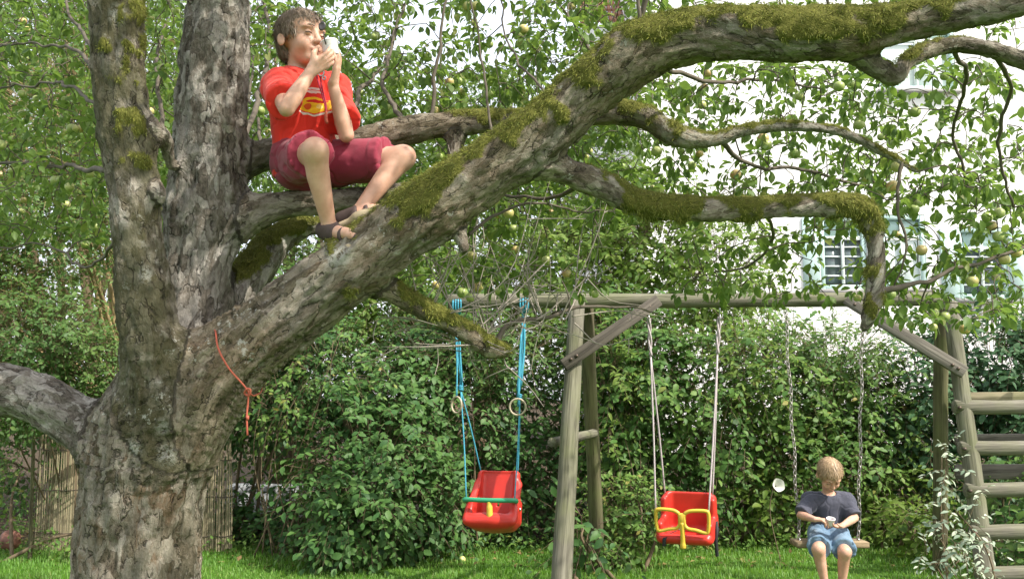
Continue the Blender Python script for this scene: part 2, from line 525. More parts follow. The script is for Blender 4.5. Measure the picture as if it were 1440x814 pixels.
def bark_mat(name):
    m, t, b, o = new_mat(name)
    A = lambda n, out: N(t, 'ShaderNodeAttribute', attribute_name=n).outputs[out]
    bc0 = A('bco', 'Vector')
    wn = N(t, 'ShaderNodeTexNoise', {'Scale': 16.0, 'Detail': 4.0}); t.links.new(bc0, wn.inputs['Vector'])
    off = N(t, 'ShaderNodeVectorMath', {0: wn.outputs['Color'], 1: (0.5, 0.5, 0.5)}, operation='SUBTRACT')
    sc = N(t, 'ShaderNodeVectorMath', {0: off.outputs[0]}, operation='SCALE'); sc.inputs['Scale'].default_value = 0.12
    bc = N(t, 'ShaderNodeVectorMath', {0: bc0, 1: sc.outputs[0]}, operation='ADD').outputs[0]
    ob = mapped(t, (1, 1, 1))
    n1 = noise(t, bc0, 22, 8, 0.72)
    n2 = noise(t, bc0, 4.5, 4, 0.6)
    n3 = noise(t, bc0, 110, 5, 0.75)
    vc = N(t, 'ShaderNodeTexVoronoi', {'Scale': 27.0}); t.links.new(bc, vc.inputs['Vector'])
    ve = N(t, 'ShaderNodeTexVoronoi', {'Scale': 27.0}, feature='DISTANCE_TO_EDGE'); t.links.new(bc, ve.inputs['Vector'])
    cellv = N(t, 'ShaderNodeSeparateColor', {0: vc.outputs['Color']}).outputs[0]
    tone = math_(t, 'ADD', math_(t, 'MULTIPLY', n1, 0.72), math_(t, 'ADD', math_(t, 'MULTIPLY', cellv, 0.26), math_(t, 'MULTIPLY', math_(t, 'SUBTRACT', n3, 0.5), 0.45)))
    grey = ramp(t, tone, [(0.25, (0.050, 0.043, 0.034)), (0.40, (0.165, 0.145, 0.120)), (0.52, (0.285, 0.265, 0.235)), (0.68, (0.45, 0.425, 0.385))])
    tan = ramp(t, tone, [(0.25, (0.050, 0.036, 0.023)), (0.40, (0.190, 0.145, 0.095)), (0.52, (0.30, 0.24, 0.165)), (0.68, (0.45, 0.375, 0.27))])
    c = mixc(t, math_(t, 'MULTIPLY', A('tan', 'Fac'), ramp(t, n2, [(0.34, (0.1, 0.1, 0.1)), (0.58, (0.85, 0.85, 0.85))])), grey, tan)
    red = math_(t, 'MULTIPLY', A('red', 'Fac'), ramp(t, noise(t, bc, 11, 5, 0.65), [(0.52, (0, 0, 0)), (0.60, (1, 1, 1))]))
    c = mixc(t, math_(t, 'MULTIPLY', red, 0.6), c, mixc(t, n3, (0.10, 0.052, 0.028), (0.27, 0.14, 0.075)))
    ol = math_(t, 'MULTIPLY', A('olive', 'Fac'), ramp(t, noise(t, ob, 6, 6, 0.65), [(0.34, (0, 0, 0)), (0.50, (1, 1, 1))]))
    c = mixc(t, math_(t, 'MULTIPLY', ol, 0.80), c, mixc(t, n3, (0.036, 0.034, 0.014), (0.125, 0.118, 0.055)))
    crack = ramp(t, ve.outputs[0], [(0.0, (1, 1, 1)), (0.085, (0, 0, 0))])
    crack = math_(t, 'MULTIPLY', crack, ramp(t, noise(t, bc0, 26, 5, 0.7), [(0.47, (0, 0, 0)), (0.62, (0.8, 0.8, 0.8))]))
    c = mixc(t, crack, c, (0.035, 0.029, 0.023))
    lich = math_(t, 'MULTIPLY', ramp(t, noise(t, ob, 34, 6, 0.75), [(0.585, (0, 0, 0)), (0.61, (1, 1, 1))]), ramp(t, noise(t, ob, 3.7, 2), [(0.54, (0, 0, 0)), (0.62, (1, 1, 1))]))
    lich = math_(t, 'MAXIMUM', lich, math_(t, 'MULTIPLY', A('lichen', 'Fac'), ramp(t, noise(t, ob, 60, 5, 0.75), [(0.44, (0, 0, 0)), (0.5, (1, 1, 1))])))
    c = mixc(t, math_(t, 'MULTIPLY', lich, 0.8), c, (0.46, 0.46, 0.41))
    moss = ramp(t, math_(t, 'ADD', A('moss', 'Fac'), math_(t, 'MULTIPLY', math_(t, 'SUBTRACT', n3, 0.5), 0.6)), [(0.42, (0, 0, 0)), (0.55, (1, 1, 1))])
    c = mixc(t, moss, c, mixc(t, n3, (0.055, 0.065, 0.014), (0.21, 0.205, 0.045)))
    c = mixc(t, 1.0, c, (0.86, 0.85, 0.83), 'MULTIPLY')
    t.links.new(c, b.inputs['Base Color'])
    b.inputs['Roughness'].default_value = 0.92
    b.inputs['Specular IOR Level'].default_value = 0.15
    hgt = math_(t, 'SUBTRACT', math_(t, 'ADD', math_(t, 'ADD', n1, math_(t, 'MULTIPLY', cellv, 0.35)), math_(t, 'MULTIPLY', n3, 0.35)), math_(t, 'MULTIPLY', crack, 0.5))
    bump(t, b, hgt, 1.0, 0.022)
    return m
M['bark'] = bark_mat('bark')
M['moss'] = leaf_mat('moss', [(0, (0.055, 0.070, 0.012)), (0.5, (0.140, 0.160, 0.028)), (1, (0.26, 0.25, 0.055))], 0.2, (0.2, 0.24, 0.03), 0.8, 0.1)

def apple_mat():
    m, t, b, o = new_mat('apple_skin')
    oi = N(t, 'ShaderNodeObjectInfo').outputs['Random']
    c = ramp(t, oi, [(0.0, (0.27, 0.34, 0.10)), (0.5, (0.36, 0.40, 0.14)), (0.8, (0.46, 0.44, 0.17)), (1.0, (0.50, 0.38, 0.16))])
    tc = N(t, 'ShaderNodeTexCoord').outputs['Object']
    sx = N(t, 'ShaderNodeSeparateXYZ', {0: tc})
    n = noise(t, tc, 14, 3)
    side = math_(t, 'ADD', math_(t, 'MULTIPLY', sx.outputs[0], 11.0), math_(t, 'MULTIPLY', n, 0.9))
    k = math_(t, 'MULTIPLY', ramp(t, side, [(0.5, (0, 0, 0)), (0.95, (1, 1, 1))]), ramp(t, oi, [(0.55, (0, 0, 0)), (0.95, (0.8, 0.8, 0.8))]))
    c = mixc(t, k, c, (0.50, 0.13, 0.06))
    t.links.new(c, b.inputs['Base Color'])
    b.inputs['Roughness'].default_value = 0.38
    return m
M['apple'] = apple_mat()
# ==PART2==

# ------------------------------------------------------------------ leaves
def leaf_template(width=0.55, fold=0.16, curl=0.18, near=True):
    """unit-long leaf: x along it, y across, z its upper side"""
    if near:
        rows = [(0.22, 0.62), (0.5, 1.0), (0.78, 0.66)]
        v = [(0, 0, 0)]
        for x, s in rows:
            h = width * 0.5 * s
            z = -curl * x * x
            v += [(x, h, z + fold * h), (x, 0, z), (x, -h, z + fold * h)]
        v.append((1.0, 0, -curl))
        f = [(0, 2, 1), (0, 3, 2)]
        for r in range(2):
            a, b = 1 + 3 * r, 4 + 3 * r
            for k in (0, 1):
                f += [(a + k, a + k + 1, b + k + 1), (a + k, b + k + 1, b + k)]
        f += [(7, 8, 10), (8, 9, 10)]
    else:
        h = width * 0.5
        v = [(0, 0, 0), (0.48, h, -curl * 0.2 + fold * h), (0.5, 0, -curl * 0.25), (0.48, -h, -curl * 0.2 + fold * h), (1, 0, -curl)]
        f = [(0, 2, 1), (0, 3, 2), (1, 2, 4), (2, 3, 4)]
    return np.array(v, float), np.array(f)
T_APPLE = leaf_template(0.62, 0.30, 0.22)
T_OVAL = leaf_template(0.60, 0.18, 0.25)
T_LONG = leaf_template(0.42, 0.25, 0.25)
T_FAR = leaf_template(0.62, 0.25, 0.2, near=False)

class Leaves:
    def __init__(s): s.p, s.x, s.n, s.s = [], [], [], []
    def add(s, p, x, n, size):
        s.p.append(np.atleast_2d(p)); s.x.append(np.atleast_2d(x)); s.n.append(np.atleast_2d(n)); s.s.append(np.atleast_1d(size))
    def done(s):
        p, x, n, z = (np.concatenate(a) for a in (s.p, s.x, s.n, s.s))
        x = unit(x); n = unit(n - x * (n * x).sum(1, keepdims=True))
        return p, x, n, z
def leaf_mesh_arrays(tm, p, x, n, z):
    tv, tf = tm
    y = np.cross(n, x)
    wv = rng.uniform(0.72, 1.18, len(p))[:, None, None]; cv = rng.uniform(0.1, 2.4, len(p))[:, None, None]
    bend = rng.normal(size=len(p))[:, None, None] * 0.14 * tv[None, :, 0:1] ** 2
    v = p[:, None] + z[:, None, None] * (tv[None, :, 0:1] * x[:, None] + (tv[None, :, 1:2] * wv + bend) * y[:, None] + tv[None, :, 2:3] * cv * n[:, None])
    f = tf[None] + (np.arange(len(p)) * len(tv))[:, None, None]
    return v.reshape(-1, 3), f.reshape(-1, 3)
def grow_leaves(L, tm, mat, parent, n_parts=0, name='foliage', leaf_me=None):
    """the n_parts leaves that show largest become objects, the rest one part"""
    p, x, n, z = L.done()
    pick = np.zeros(len(p), bool)
    if n_parts:
        u, v, d = project(p)
        face = np.abs((n * unit(p - np.array((0, 0, CAM_H)))).sum(1))
        score = np.where((u > 5) & (u < 1435) & (v > 5) & (v < 809) & (d > 0.5), z / d * (0.3 + face), 0)
        score *= 1 + 0.6 * rng.random(len(p))
        order = np.argsort(-score)[:n_parts]
        pick[order[score[order] > 0]] = True
        me = mesh('leaf', tm[0], tm[1], True)
        me.materials.append(mat)
        for i in np.flatnonzero(pick):
            rot = Matrix([list(r) for r in np.stack([x[i], np.cross(n[i], x[i]), n[i]], -1)])
            shared('leaf', me, parent, p[i], rot, float(z[i]))
    k = ~pick
    v, f = leaf_mesh_arrays(tm, p[k], x[k], n[k], z[k])
    o = obj(name, v, f, mat, parent, attrs={'rnd': np.repeat(np.clip(0.48 + 0.55 * fbm(p[k], 2.6, 17) + 0.17 * rng.normal(size=k.sum()), 0, 1), len(tm[0]))})
    o['kind'] = 'stuff'
    return o
def rand_dir(n):
    return unit(rng.normal(size=(n, 3)))

def shrub(name, label, cat, lumps, mat, size, n, tm=T_OVAL, parts=0, per=7, group=None, droop=0.35, base=None, stems=4, stem_mat='stem', stem_r=0.014, twigs=True, facing=0.5, spray=None, ragged=0.5, lift=0.6):
    """lumps: (centre, radii, weight); sprays of leaves spread through the lumps' outer volume"""
    lumps = [(np.asarray(c, float), np.asarray(r, float), wt) for c, r, wt in lumps]
    c0 = np.mean([l[0] for l in lumps], 0)
    b = np.array((c0[0], c0[1], 0.0)) if base is None else np.asarray(base, float)
    t = thing(name, label, cat, tuple(b), group)
    wts = np.array([l[2] for l in lumps], float); wts /= wts.sum()
    li = rng.choice(len(lumps), n, p=wts)
    C = np.array([l[0] for l in lumps])[li]; RR = np.array([l[1] for l in lumps])[li]
    d = rand_dir(n)
    fl = (d[:, 1] > 0.2) & (rng.random(n) < facing)
    d[fl, 1] *= -1
    rr = (0.35 + 0.65 * rng.random(n) ** 0.55) * (1 + ragged * fbm(d * 1.0 + C * 3.1, 2.3, 5) + 0.10 * rng.normal(size=n))
    p = C + d * RR * rr[:, None]
    keep = p[:, 2] > 0.03
    p, d, C = p[keep], d[keep], C[keep]
    n = len(p)
    sd = unit(d * 0.8 + rand_dir(n) * 0.6 + np.array((0, -0.15, 0.05)))
    ls = (spray or size * 3.2) * (0.7 + 0.6 * rng.random(n))
    side = unit(np.cross(sd, np.array((0, 0, 1.0))) + rand_dir(n) * 0.25)
    L = Leaves()
    tv, tq = [], []
    for k in range(per):
        u = (k + 0.6) / per
        q = p + sd * (ls * u)[:, None] + np.array((0, 0, -1.0)) * (ls * droop * u * u)[:, None]
        s = 1 if k % 2 else -1
        tipk = 1.0 if k == per - 1 else 0.0
        x = sd * (0.45 + tipk) + side * (s * 0.9 * (1 - tipk)) + np.array((0, 0, -droop * 0.8)) + rand_dir(n) * 0.28
        nn = np.array((0, 0, lift)) + d * 0.5 + rand_dir(n) * 0.42 + np.array((0, -0.15, 0))
        m = rng.random(n) < 0.93
        L.add(q[m], x[m], nn[m], (size * (0.45 + 0.65 * rng.random(n)) * (1.0 - 0.25 * abs(u - 0.5)))[m])
    grow_leaves(L, tm, mat, t, parts)
    if twigs:
        rad = max(0.0022, size * 0.03)
        mid = p + sd * (ls * 0.5)[:, None] + np.array((0, 0, -1)) * (ls * droop * 0.25)[:, None]
        end = p + sd * ls[:, None] + np.array((0, 0, -1)) * (ls * droop)[:, None]
        start = p - (p - C) * 0.28 - np.array((0, 0, 1.0)) * (ls * 0.25)[:, None]
        up = unit(np.cross(sd, side))
        rings = []
        for q, r in ((start, 1.3), (p, 1.1), (mid, 0.8), (end, 0.35)):
            for a in range(3):
                an = a * 2.0944
                rings.append(q + rad * r * (side * math.cos(an) + up * math.sin(an)))
        V = np.stack(rings, 1).reshape(-1, 3)
        q = np.array([(r * 3 + a, r * 3 + (a + 1) % 3, (r + 1) * 3 + (a + 1) % 3, (r + 1) * 3 + a) for r in range(3) for a in range(3)])
        F = (q[None] + (np.arange(n) * 12)[:, None, None]).reshape(-1, 4)
        obj('twig_growth', V, F, M[stem_mat], t, kind='stuff')
    for k in range(stems):
        l = lumps[k % len(lumps)]
        a = b + np.array((rng.normal() * 0.16, rng.normal() * 0.10, -0.03))
        e = l[0] + l[1] * np.array((rng.uniform(-.5, .5), rng.uniform(-.4, .2), rng.uniform(0.1, .7)))
        m_ = 0.5 * (a + e) + np.array((rng.normal() * 0.1, rng.normal() * 0.08, 0.1))
        pts = spline([a, m_, e], 6)
        v, q, tt = tube(pts, np.linspace(stem_r * 1.3, stem_r * 0.4, len(pts)), 7)
        obj('stem', v, [q, tt], M[stem_mat], t)
    return t

# ------------------------------------------------------------------ ground
def ground_mat():
    m, t, b, o = new_mat('lawn_soil')
    v = mapped(t, (1, 1, 1))
    pos = N(t, 'ShaderNodeSeparateXYZ', {0: v})
    edge = math_(t, 'ADD', pos.outputs[1], math_(t, 'MULTIPLY', math_(t, 'SUBTRACT', noise(t, v, 1.3, 4), 0.5), 1.6))
    bed = ramp(t, math_(t, 'SUBTRACT', edge, 9.0), [(0.0, (0, 0, 0)), (0.35, (1, 1, 1))])
    g = ramp(t, noise(t, v, 34, 6, 0.7), [(0.3, (0.040, 0.085, 0.014)), (0.55, (0.075, 0.160, 0.022)), (0.75, (0.12, 0.20, 0.035))])
    s = ramp(t, noise(t, v, 26, 6, 0.7), [(0.3, (0.030, 0.022, 0.014)), (0.6, (0.075, 0.055, 0.034)), (0.8, (0.15, 0.11, 0.065))])
    t.links.new(mixc(t, bed, g, s), b.inputs['Base Color'])
    b.inputs['Roughness'].default_value = 0.95
    b.inputs['Specular IOR Level'].default_value = 0.1
    bump(t, b, noise(t, v, 60, 5, 0.7), 0.6, 0.03)
    return m
gx = np.concatenate([np.linspace(-90, -7, 12), np.linspace(-6.5, 6.5, 66), np.linspace(7, 90, 12)])
gy = np.concatenate([np.linspace(-40, -1, 6), np.linspace(0, 16, 81), np.linspace(18, 140, 14)])
GX, GYY = np.meshgrid(gx, gy, indexing='ij')
def ground_z(x, y):
    q = np.stack([x, y, np.zeros_like(x)], -1)
    return 0.028 * fbm(q, 0.7, 3) * np.exp(-np.maximum(np.abs(x) - 7, 0)) - 0.005
gv = np.stack([GX, GYY, ground_z(GX, GYY)], -1).reshape(-1, 3)
ii, jj = np.meshgrid(np.arange(len(gx) - 1), np.arange(len(gy) - 1), indexing='ij')
ny = len(gy)
gq = np.stack([ii * ny + jj, (ii + 1) * ny + jj, (ii + 1) * ny + jj + 1, ii * ny + jj + 1], -1).reshape(-1, 4)
ground = obj('ground', gv, gq, ground_mat(), kind='structure')
props(ground, 'lawn running back to the bare soil under the hedge', 'ground')

def blades(n, x0, x1, y0, y1, hmin, hmax, wd, keepf):
    x = rng.uniform(x0, x1, n); y = rng.uniform(y0, y1, n)
    k = keepf(x, y)
    x, y = x[k], y[k]
    n = len(x)
    z = ground_z(x, y) - 0.004
    b = np.stack([x, y, z], -1)
    q3 = np.stack([x, y, np.zeros(n)], -1)
    tall = 1 + 0.5 * fbm(q3, 2.2, 21)
    h = rng.uniform(hmin, hmax, n) * tall
    a = rng.uniform(0, 6.283, n)
    lean = rng.uniform(0.1, 0.75, n)
    dirv = np.stack([np.cos(a), np.sin(a), np.zeros(n)], -1)
    sd = np.stack([-np.sin(a), np.cos(a), np.zeros(n)], -1)
    w2 = (wd * rng.uniform(0.6, 1.2, n))[:, None]
    up = np.array((0, 0, 1.0))
    m = b + up * (h * 0.6)[:, None] + dirv * (h * lean * 0.3)[:, None]
    e = b + up * (h * (1 - lean * 0.25))[:, None] + dirv * (h * lean)[:, None]
    V = np.stack([b - sd * w2, b + sd * w2, m - sd * w2 * 0.8, m + sd * w2 * 0.8, e], 1).reshape(-1, 3)
    F = (np.array([(0, 1, 3), (0, 3, 2), (2, 3, 4)])[None] + (np.arange(n) * 5)[:, None, None]).reshape(-1, 3)
    rnd = np.clip(0.45 + 0.35 * fbm(q3, 1.1, 33) + rng.normal(size=n) * 0.2, 0, 0.999)
    return V, F, np.repeat(rnd, 5)
def bed_edge(x, y):
    q = np.stack([x, np.zeros_like(x), np.zeros_like(x)], -1)
    lim = 8.85 + 0.35 * fbm(q, 0.9, 8) + np.where(x > 0.6, 0.75, 0) - np.where((x > -1.9) & (x < -0.2), 0.35, 0)
    return y < lim + rng.normal(size=len(x)) * 0.12
V, F, rr_ = blades(115000, -5.2, 5.6, 5.6, 10.2, 0.026, 0.056, 0.0032, bed_edge)
g1 = obj('grass', V, F, M['grass'], attrs={'rnd': rr_}, kind='stuff')
props(g1, 'short green lawn grass under the swings', 'grass')
# fallen leaves and creeping weeds on the bed
L = Leaves()
n = 2600
x = rng.uniform(-5, 5.5, n); y = rng.uniform(7.9, 11.5, n)
L.add(np.stack([x, y, ground_z(x, y) + 0.012], -1), rand_dir(n) * np.array((1, 1, 0.25)), rand_dir(n) * 0.4 + np.array((0, 0, 1)), rng.uniform(0.03, 0.075, n))
lit = grow_leaves(L, T_FAR, M['litter'], None, 0, 'fallen_leaves')
props(lit, 'brown dead leaves scattered on soil below the hedge', 'leaf litter')
L = Leaves()
n = 7000
x = rng.uniform(-5, 5.5, n); y = 8.5 + 1.9 * rng.random(n) ** 1.3
q3 = np.stack([x, y, np.zeros(n)], -1)
k = fbm(q3, 1.5, 61) > -0.1
x, y = x[k], y[k]; n = len(x)
L.add(np.stack([x, y, ground_z(x, y) + rng.uniform(0.015, 0.14, n)], -1), rand_dir(n) * np.array((1, 1, 0.4)), rand_dir(n) * 0.5 + np.array((0, -0.3, 1)), rng.uniform(0.025, 0.06, n))
gc = grow_leaves(L, T_FAR, M['hedge_leaf'], None, 0, 'weeds')
props(gc, 'low creeping weeds along the foot of the hedge', 'weeds')

# ------------------------------------------------------------------ house behind the garden
M['render'] = plain('white_render', (0.80, 0.79, 0.77), 0.9, 0.2, 0.03, 3, 0.1)
M['shutter'] = plain('pale_green_paint', (0.42, 0.56, 0.53), 0.6, 0.4, 0.08, 8)
M['frame_paint'] = plain('window_paint', (0.62, 0.68, 0.66), 0.5, 0.4, 0.05, 8)
M['sill'] = plain('sill_stone', (0.36, 0.35, 0.34), 0.8, 0.3, 0.2, 12)
M['roof_tile'] = plain('roof_tile', (0.30, 0.15, 0.10), 0.85, 0.2, 0.4, 6, 0.2)
def glass_mat():
    m, t, b, o = new_mat('window_glass')
    b.inputs['Base Color'].default_value = (0.09, 0.12, 0.12, 1)
    b.inputs['Roughness'].default_value = 0.08
    b.inputs['Specular IOR Level'].default_value = 0.7
    return m
M['glass'] = glass_mat()
HY = 22.0
s_ = PX(HY)
house = thing('house', 'white rendered house with pale green window frames behind the hedge', 'house', (P(1200, 500, HY)[0], HY + 4, 0))
X0, X1 = P(905, 400, HY)[0], 19.0
wins = [(1155, 1217, 305, 407), (1238, 1300, 302, 405), (1350, 1415, 320, 420), (1238, 1340, 28, 127)]
rects = []
for (a, b_, c, d) in wins:
    p0, p1 = P(a, d, HY), P(b_, c, HY)
    rects.append((p0[0], p1[0], p0[2], p1[2]))
# wall with real openings: cells of a grid that are not a window, one skin 0.35 m deep
mb = MB()
xs = sorted(set([X0, X1] + [r[0] for r in rects] + [r[1] for r in rects]))
zs = sorted(set([-0.2, 12.4] + [r[2] for r in rects] + [r[3] for r in rects]))
def open_at(x, z): return any(r[0] < x < r[1] and r[2] < z < r[3] for r in rects)
for i in range(len(xs) - 1):
    for j in range(len(zs) - 1):
        if not open_at((xs[i] + xs[i + 1]) / 2, (zs[j] + zs[j + 1]) / 2):
            mb.add([(xs[i], HY, zs[j]), (xs[i + 1], HY, zs[j]), (xs[i + 1], HY, zs[j + 1]), (xs[i], HY, zs[j + 1])], [(0, 1, 2, 3)])
for (a, b_, c, d) in rects:
    for q in ([(a, c), (a, d)], [(b_, d), (b_, c)], [(a, d), (b_, d)], [(b_, c), (a, c)]):
        mb.add([(q[0][0], HY, q[0][1]), (q[1][0], HY, q[1][1]), (q[1][0], HY + 0.35, q[1][1]), (q[0][0], HY + 0.35, q[0][1])], [(0, 1, 2, 3)])
mb.add([(X0, HY, -0.2), (X0, HY, 12.4), (X0, HY + 9, 12.4), (X0, HY + 9, -0.2)], [(0, 1, 2, 3)])
mb.add([(X1, HY, -0.2), (X1, HY, 12.4), (X1, HY + 9, 12.4), (X1, HY + 9, -0.2)], [(3, 2, 1, 0)])
mb.add([(X0, HY + 9, -0.2), (X0, HY + 9, 12.4), (X1, HY + 9, 12.4), (X1, HY + 9, -0.2)], [(0, 1, 2, 3)])
wall = mb.build('wall', M['render'], house, smooth=False)
for wi, (a, b_, c, d) in enumerate(rects):
    cx, cz, hw, hh = (a + b_) / 2, (c + d) / 2, (b_ - a) / 2, (d - c) / 2
    m_ = MB()
    y = HY + 0.06
    for sx in (-1, 1): m_.box((cx + sx * (hw - 0.055), y, cz), (0.052, 0.05, hh - 0.004), bev=0.01)
    for sz in (-1, 1): m_.box((cx, y, cz + sz * (hh - 0.055)), (hw - 0.11, 0.047, 0.052), bev=0.01)
    win = m_.build('window', M['shutter'], house, smooth=False)
    for sx in (-1, 1) if wi in (0, 2) else ():                                          # open shutters folded back on the wall
        v, q = box((cx + sx * (hw + 0.21), HY - 0.025, cz), (0.19, 0.02, hh - 0.02), bev=0.006)
        obj('shutter', v, list(q), M['shutter'], win, smooth=False)
    m_ = MB().box((cx, HY - 0.03, c - 0.045), (hw + 0.10, 0.14, 0.04), bev=0.008)
    m_.build('sill', M['sill'], win, smooth=False)
    m_ = MB()
    top = cz + hh * 0.42
    m_.box((cx, y + 0.01, top), (hw - 0.11, 0.03, 0.045), bev=0.006)                     # transom
    m_.box((cx, y + 0.01, cz), (0.032, 0.033, hh - 0.112), bev=0.006)
    m_.build('sash', M['frame_paint'], win, smooth=False)
    obj('blind', *(lambda bx: (bx[0], list(bx[1])))(box((cx, y + 0.06, (top + d) / 2), (hw - 0.10, 0.006, (d - top) / 2 - 0.05))), M['shutter'], win, smooth=False)
    for sx in (-1, 1):
        if wi in (1, 3):                                                               # shutters closed
            v, q = box((cx + sx * (hw - 0.08) / 2, y + 0.07, (c + top) / 2 + 0.02), ((hw - 0.13) / 2, 0.015, (top - c) / 2 - 0.09), bev=0.006)
            obj('shutter', v, list(q), M['frame_paint'], win, smooth=False)
            continue
        v, q = box((cx + sx * (hw - 0.07) / 2, y + 0.075, (c + top) / 2), ((hw - 0.11) / 2, 0.004, (top - c) / 2))
        obj('pane', v, list(q), M['glass'], win, smooth=False)
        for k in range(4):                                                             # glazing bars
            zz = c + 0.32 + k * (top - c - 0.30) / 4
            v, q = box((cx + sx * (hw - 0.08) / 2, y + 0.04, zz), ((hw - 0.17) / 2, 0.018, 0.016), bev=0.004)
            obj('glazing_bar', v, list(q), M['frame_paint'], win, smooth=False)
# tiled roof of the lower wing
mb = MB()
xa, xb = P(815, 0, HY + 3)[0], P(925, 0, HY + 3)[0]
z0 = P(800, 32, HY + 3)[2]
for r_ in range(9):
    for k in range(16):
        xx = xa + (k + 0.5) * (xb - xa) / 16
        mb.tube([(xx, HY + 3 + r_ * 0.26 - 0.05, z0 + r_ * 0.25), (xx, HY + 3 + r_ * 0.26 + 0.30, z0 + r_ * 0.25 + 0.26)], [(xb - xa) / 31, (xb - xa) / 34], 6)
mb.build('roof', M['roof_tile'], house, kind='stuff')
v, q = box(((xa + xb) / 2, HY + 6, z0 / 2 - 0.08), ((xb - xa) / 2, 2.95, z0 / 2 + 0.0))
obj('wing_wall', v, list(q), M['render'], house, smooth=False)

# ------------------------------------------------------------------ hedge and trees behind the swings
def lump(x, y, Y, rx, ry, rz, wt=1.0):
    return (P(x, y, Y), (rx * PX(Y), ry, rz * PX(Y)), wt)
G = 'shrubs forming the hedge behind the swings'
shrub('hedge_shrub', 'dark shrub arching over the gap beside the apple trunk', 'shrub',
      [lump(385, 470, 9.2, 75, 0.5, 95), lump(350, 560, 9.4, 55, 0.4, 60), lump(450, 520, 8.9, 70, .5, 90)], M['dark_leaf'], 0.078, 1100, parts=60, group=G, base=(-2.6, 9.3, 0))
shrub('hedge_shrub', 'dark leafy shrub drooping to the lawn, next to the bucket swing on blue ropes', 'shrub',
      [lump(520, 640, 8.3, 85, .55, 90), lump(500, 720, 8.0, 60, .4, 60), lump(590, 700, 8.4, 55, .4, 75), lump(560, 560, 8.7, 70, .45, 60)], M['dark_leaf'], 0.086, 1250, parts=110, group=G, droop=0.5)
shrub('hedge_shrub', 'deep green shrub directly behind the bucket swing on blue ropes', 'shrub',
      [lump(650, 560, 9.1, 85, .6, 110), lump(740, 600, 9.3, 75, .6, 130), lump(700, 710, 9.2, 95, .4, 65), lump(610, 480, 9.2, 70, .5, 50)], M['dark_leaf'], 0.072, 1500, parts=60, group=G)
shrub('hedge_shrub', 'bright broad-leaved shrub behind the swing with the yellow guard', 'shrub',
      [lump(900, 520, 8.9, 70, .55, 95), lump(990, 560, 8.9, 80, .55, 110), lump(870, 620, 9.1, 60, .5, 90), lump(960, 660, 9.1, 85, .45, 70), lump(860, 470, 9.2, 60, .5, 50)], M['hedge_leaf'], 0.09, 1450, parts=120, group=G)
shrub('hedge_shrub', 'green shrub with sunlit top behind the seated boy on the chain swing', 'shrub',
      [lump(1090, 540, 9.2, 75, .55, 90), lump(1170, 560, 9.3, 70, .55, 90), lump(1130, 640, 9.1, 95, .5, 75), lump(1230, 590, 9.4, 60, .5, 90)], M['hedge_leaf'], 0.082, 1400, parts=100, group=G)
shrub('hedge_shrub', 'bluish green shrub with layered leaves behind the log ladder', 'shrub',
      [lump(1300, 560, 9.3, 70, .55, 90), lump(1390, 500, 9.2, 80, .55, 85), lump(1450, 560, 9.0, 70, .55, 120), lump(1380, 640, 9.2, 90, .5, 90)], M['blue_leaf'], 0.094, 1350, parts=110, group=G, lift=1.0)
shrub('hedge_tree', 'light green leafy tree rising above the timber beam', 'tree',
      [lump(800, 380, 10.2, 90, .8, 80), lump(920, 340, 10.0, 95, .8, 80), lump(1010, 390, 10.0, 75, .7, 75), lump(720, 400, 10.0, 85, .7, 80), lump(620, 400, 10.2, 80, .7, 75), lump(860, 290, 10.4, 80, .7, 55), lump(530, 420, 10.2, 70, .6, 60)], M['light_leaf'], 0.09, 2300, parts=80, stem_r=0.03)
shrub('far_tree', 'pale round tree far behind the mossy limb', 'tree',
      [lump(690, 190, 16, 75, 1.3, 90), lump(640, 260, 15, 90, 1.2, 90), lump(770, 270, 15, 80, 1.2, 90), lump(560, 300, 14, 80, 1.2, 80), lump(500, 190, 14, 80, 1.1, 80), lump(830, 200, 15, 80, 1.1, 80)], M['far_leaf'], 0.12, 2300, tm=T_FAR, stem_r=0.08, stems=5)
shrub('far_tree', 'tall fine-leaved tree behind the sitting branch', 'tree',
      [lump(480, 330, 12, 95, 1.0, 110), lump(400, 250, 12.5, 90, 1.0, 120), lump(350, 120, 13, 80, 1.0, 120), lump(420, 420, 11.5, 110, .9, 80)], M['far_leaf'], 0.085, 1900, tm=T_FAR, stem_r=0.05, stems=5)
M_bare = shrub('bare_bush', 'half bare bush of thin brown canes beneath the rising limb', 'shrub', [lump(470, 500, 8.3, 90, .35, 55), lump(400, 560, 8.4, 60, .3, 50)], M['hedge_leaf'], 0.06, 130, per=5, stems=12, stem_mat='stem', stem_r=0.005, base=(-1.9, 8.5, 0))
shrub('far_tree', 'leafy tree filling the view behind the two upright stems', 'tree',
      [lump(60, 220, 12.5, 130, 1.0, 140), lump(190, 400, 12.5, 110, .9, 120), lump(-10, 430, 12, 120, .9, 120), lump(240, 110, 13, 110, .9, 130), lump(90, 40, 13, 130, .9, 110)], M['far_leaf'], 0.10, 2300, tm=T_FAR, stem_r=0.05, stems=5)
GV = 'climbing sprays over the hedge'
for lab, x_, y_, Y_, rx_, rz_, n_, mt_ in (('pale bramble sprays over the hedge beside the yellow-guarded swing', 1040, 500, 8.6, 55, 60, 110, 'light_leaf'),
        ('light leafy sprays above the bucket swing on blue ropes', 690, 490, 8.7, 90, 40, 130, 'bush_leaf'),
        ('pale leafy sprays behind the front swing post', 860, 540, 8.5, 35, 90, 110, 'light_leaf'),
        ('light green sprays along hedge top beside the boy on the plank swing', 1180, 490, 8.8, 80, 45, 130, 'bush_leaf')):
    shrub('bramble', lab, 'bramble', [lump(x_, y_, Y_, rx_, .2, rz_)], M[mt_], 0.075, n_, group=GV, parts=20, stems=3, stem_r=0.004, stem_mat='stem', ragged=0.7, tm=T_LONG)
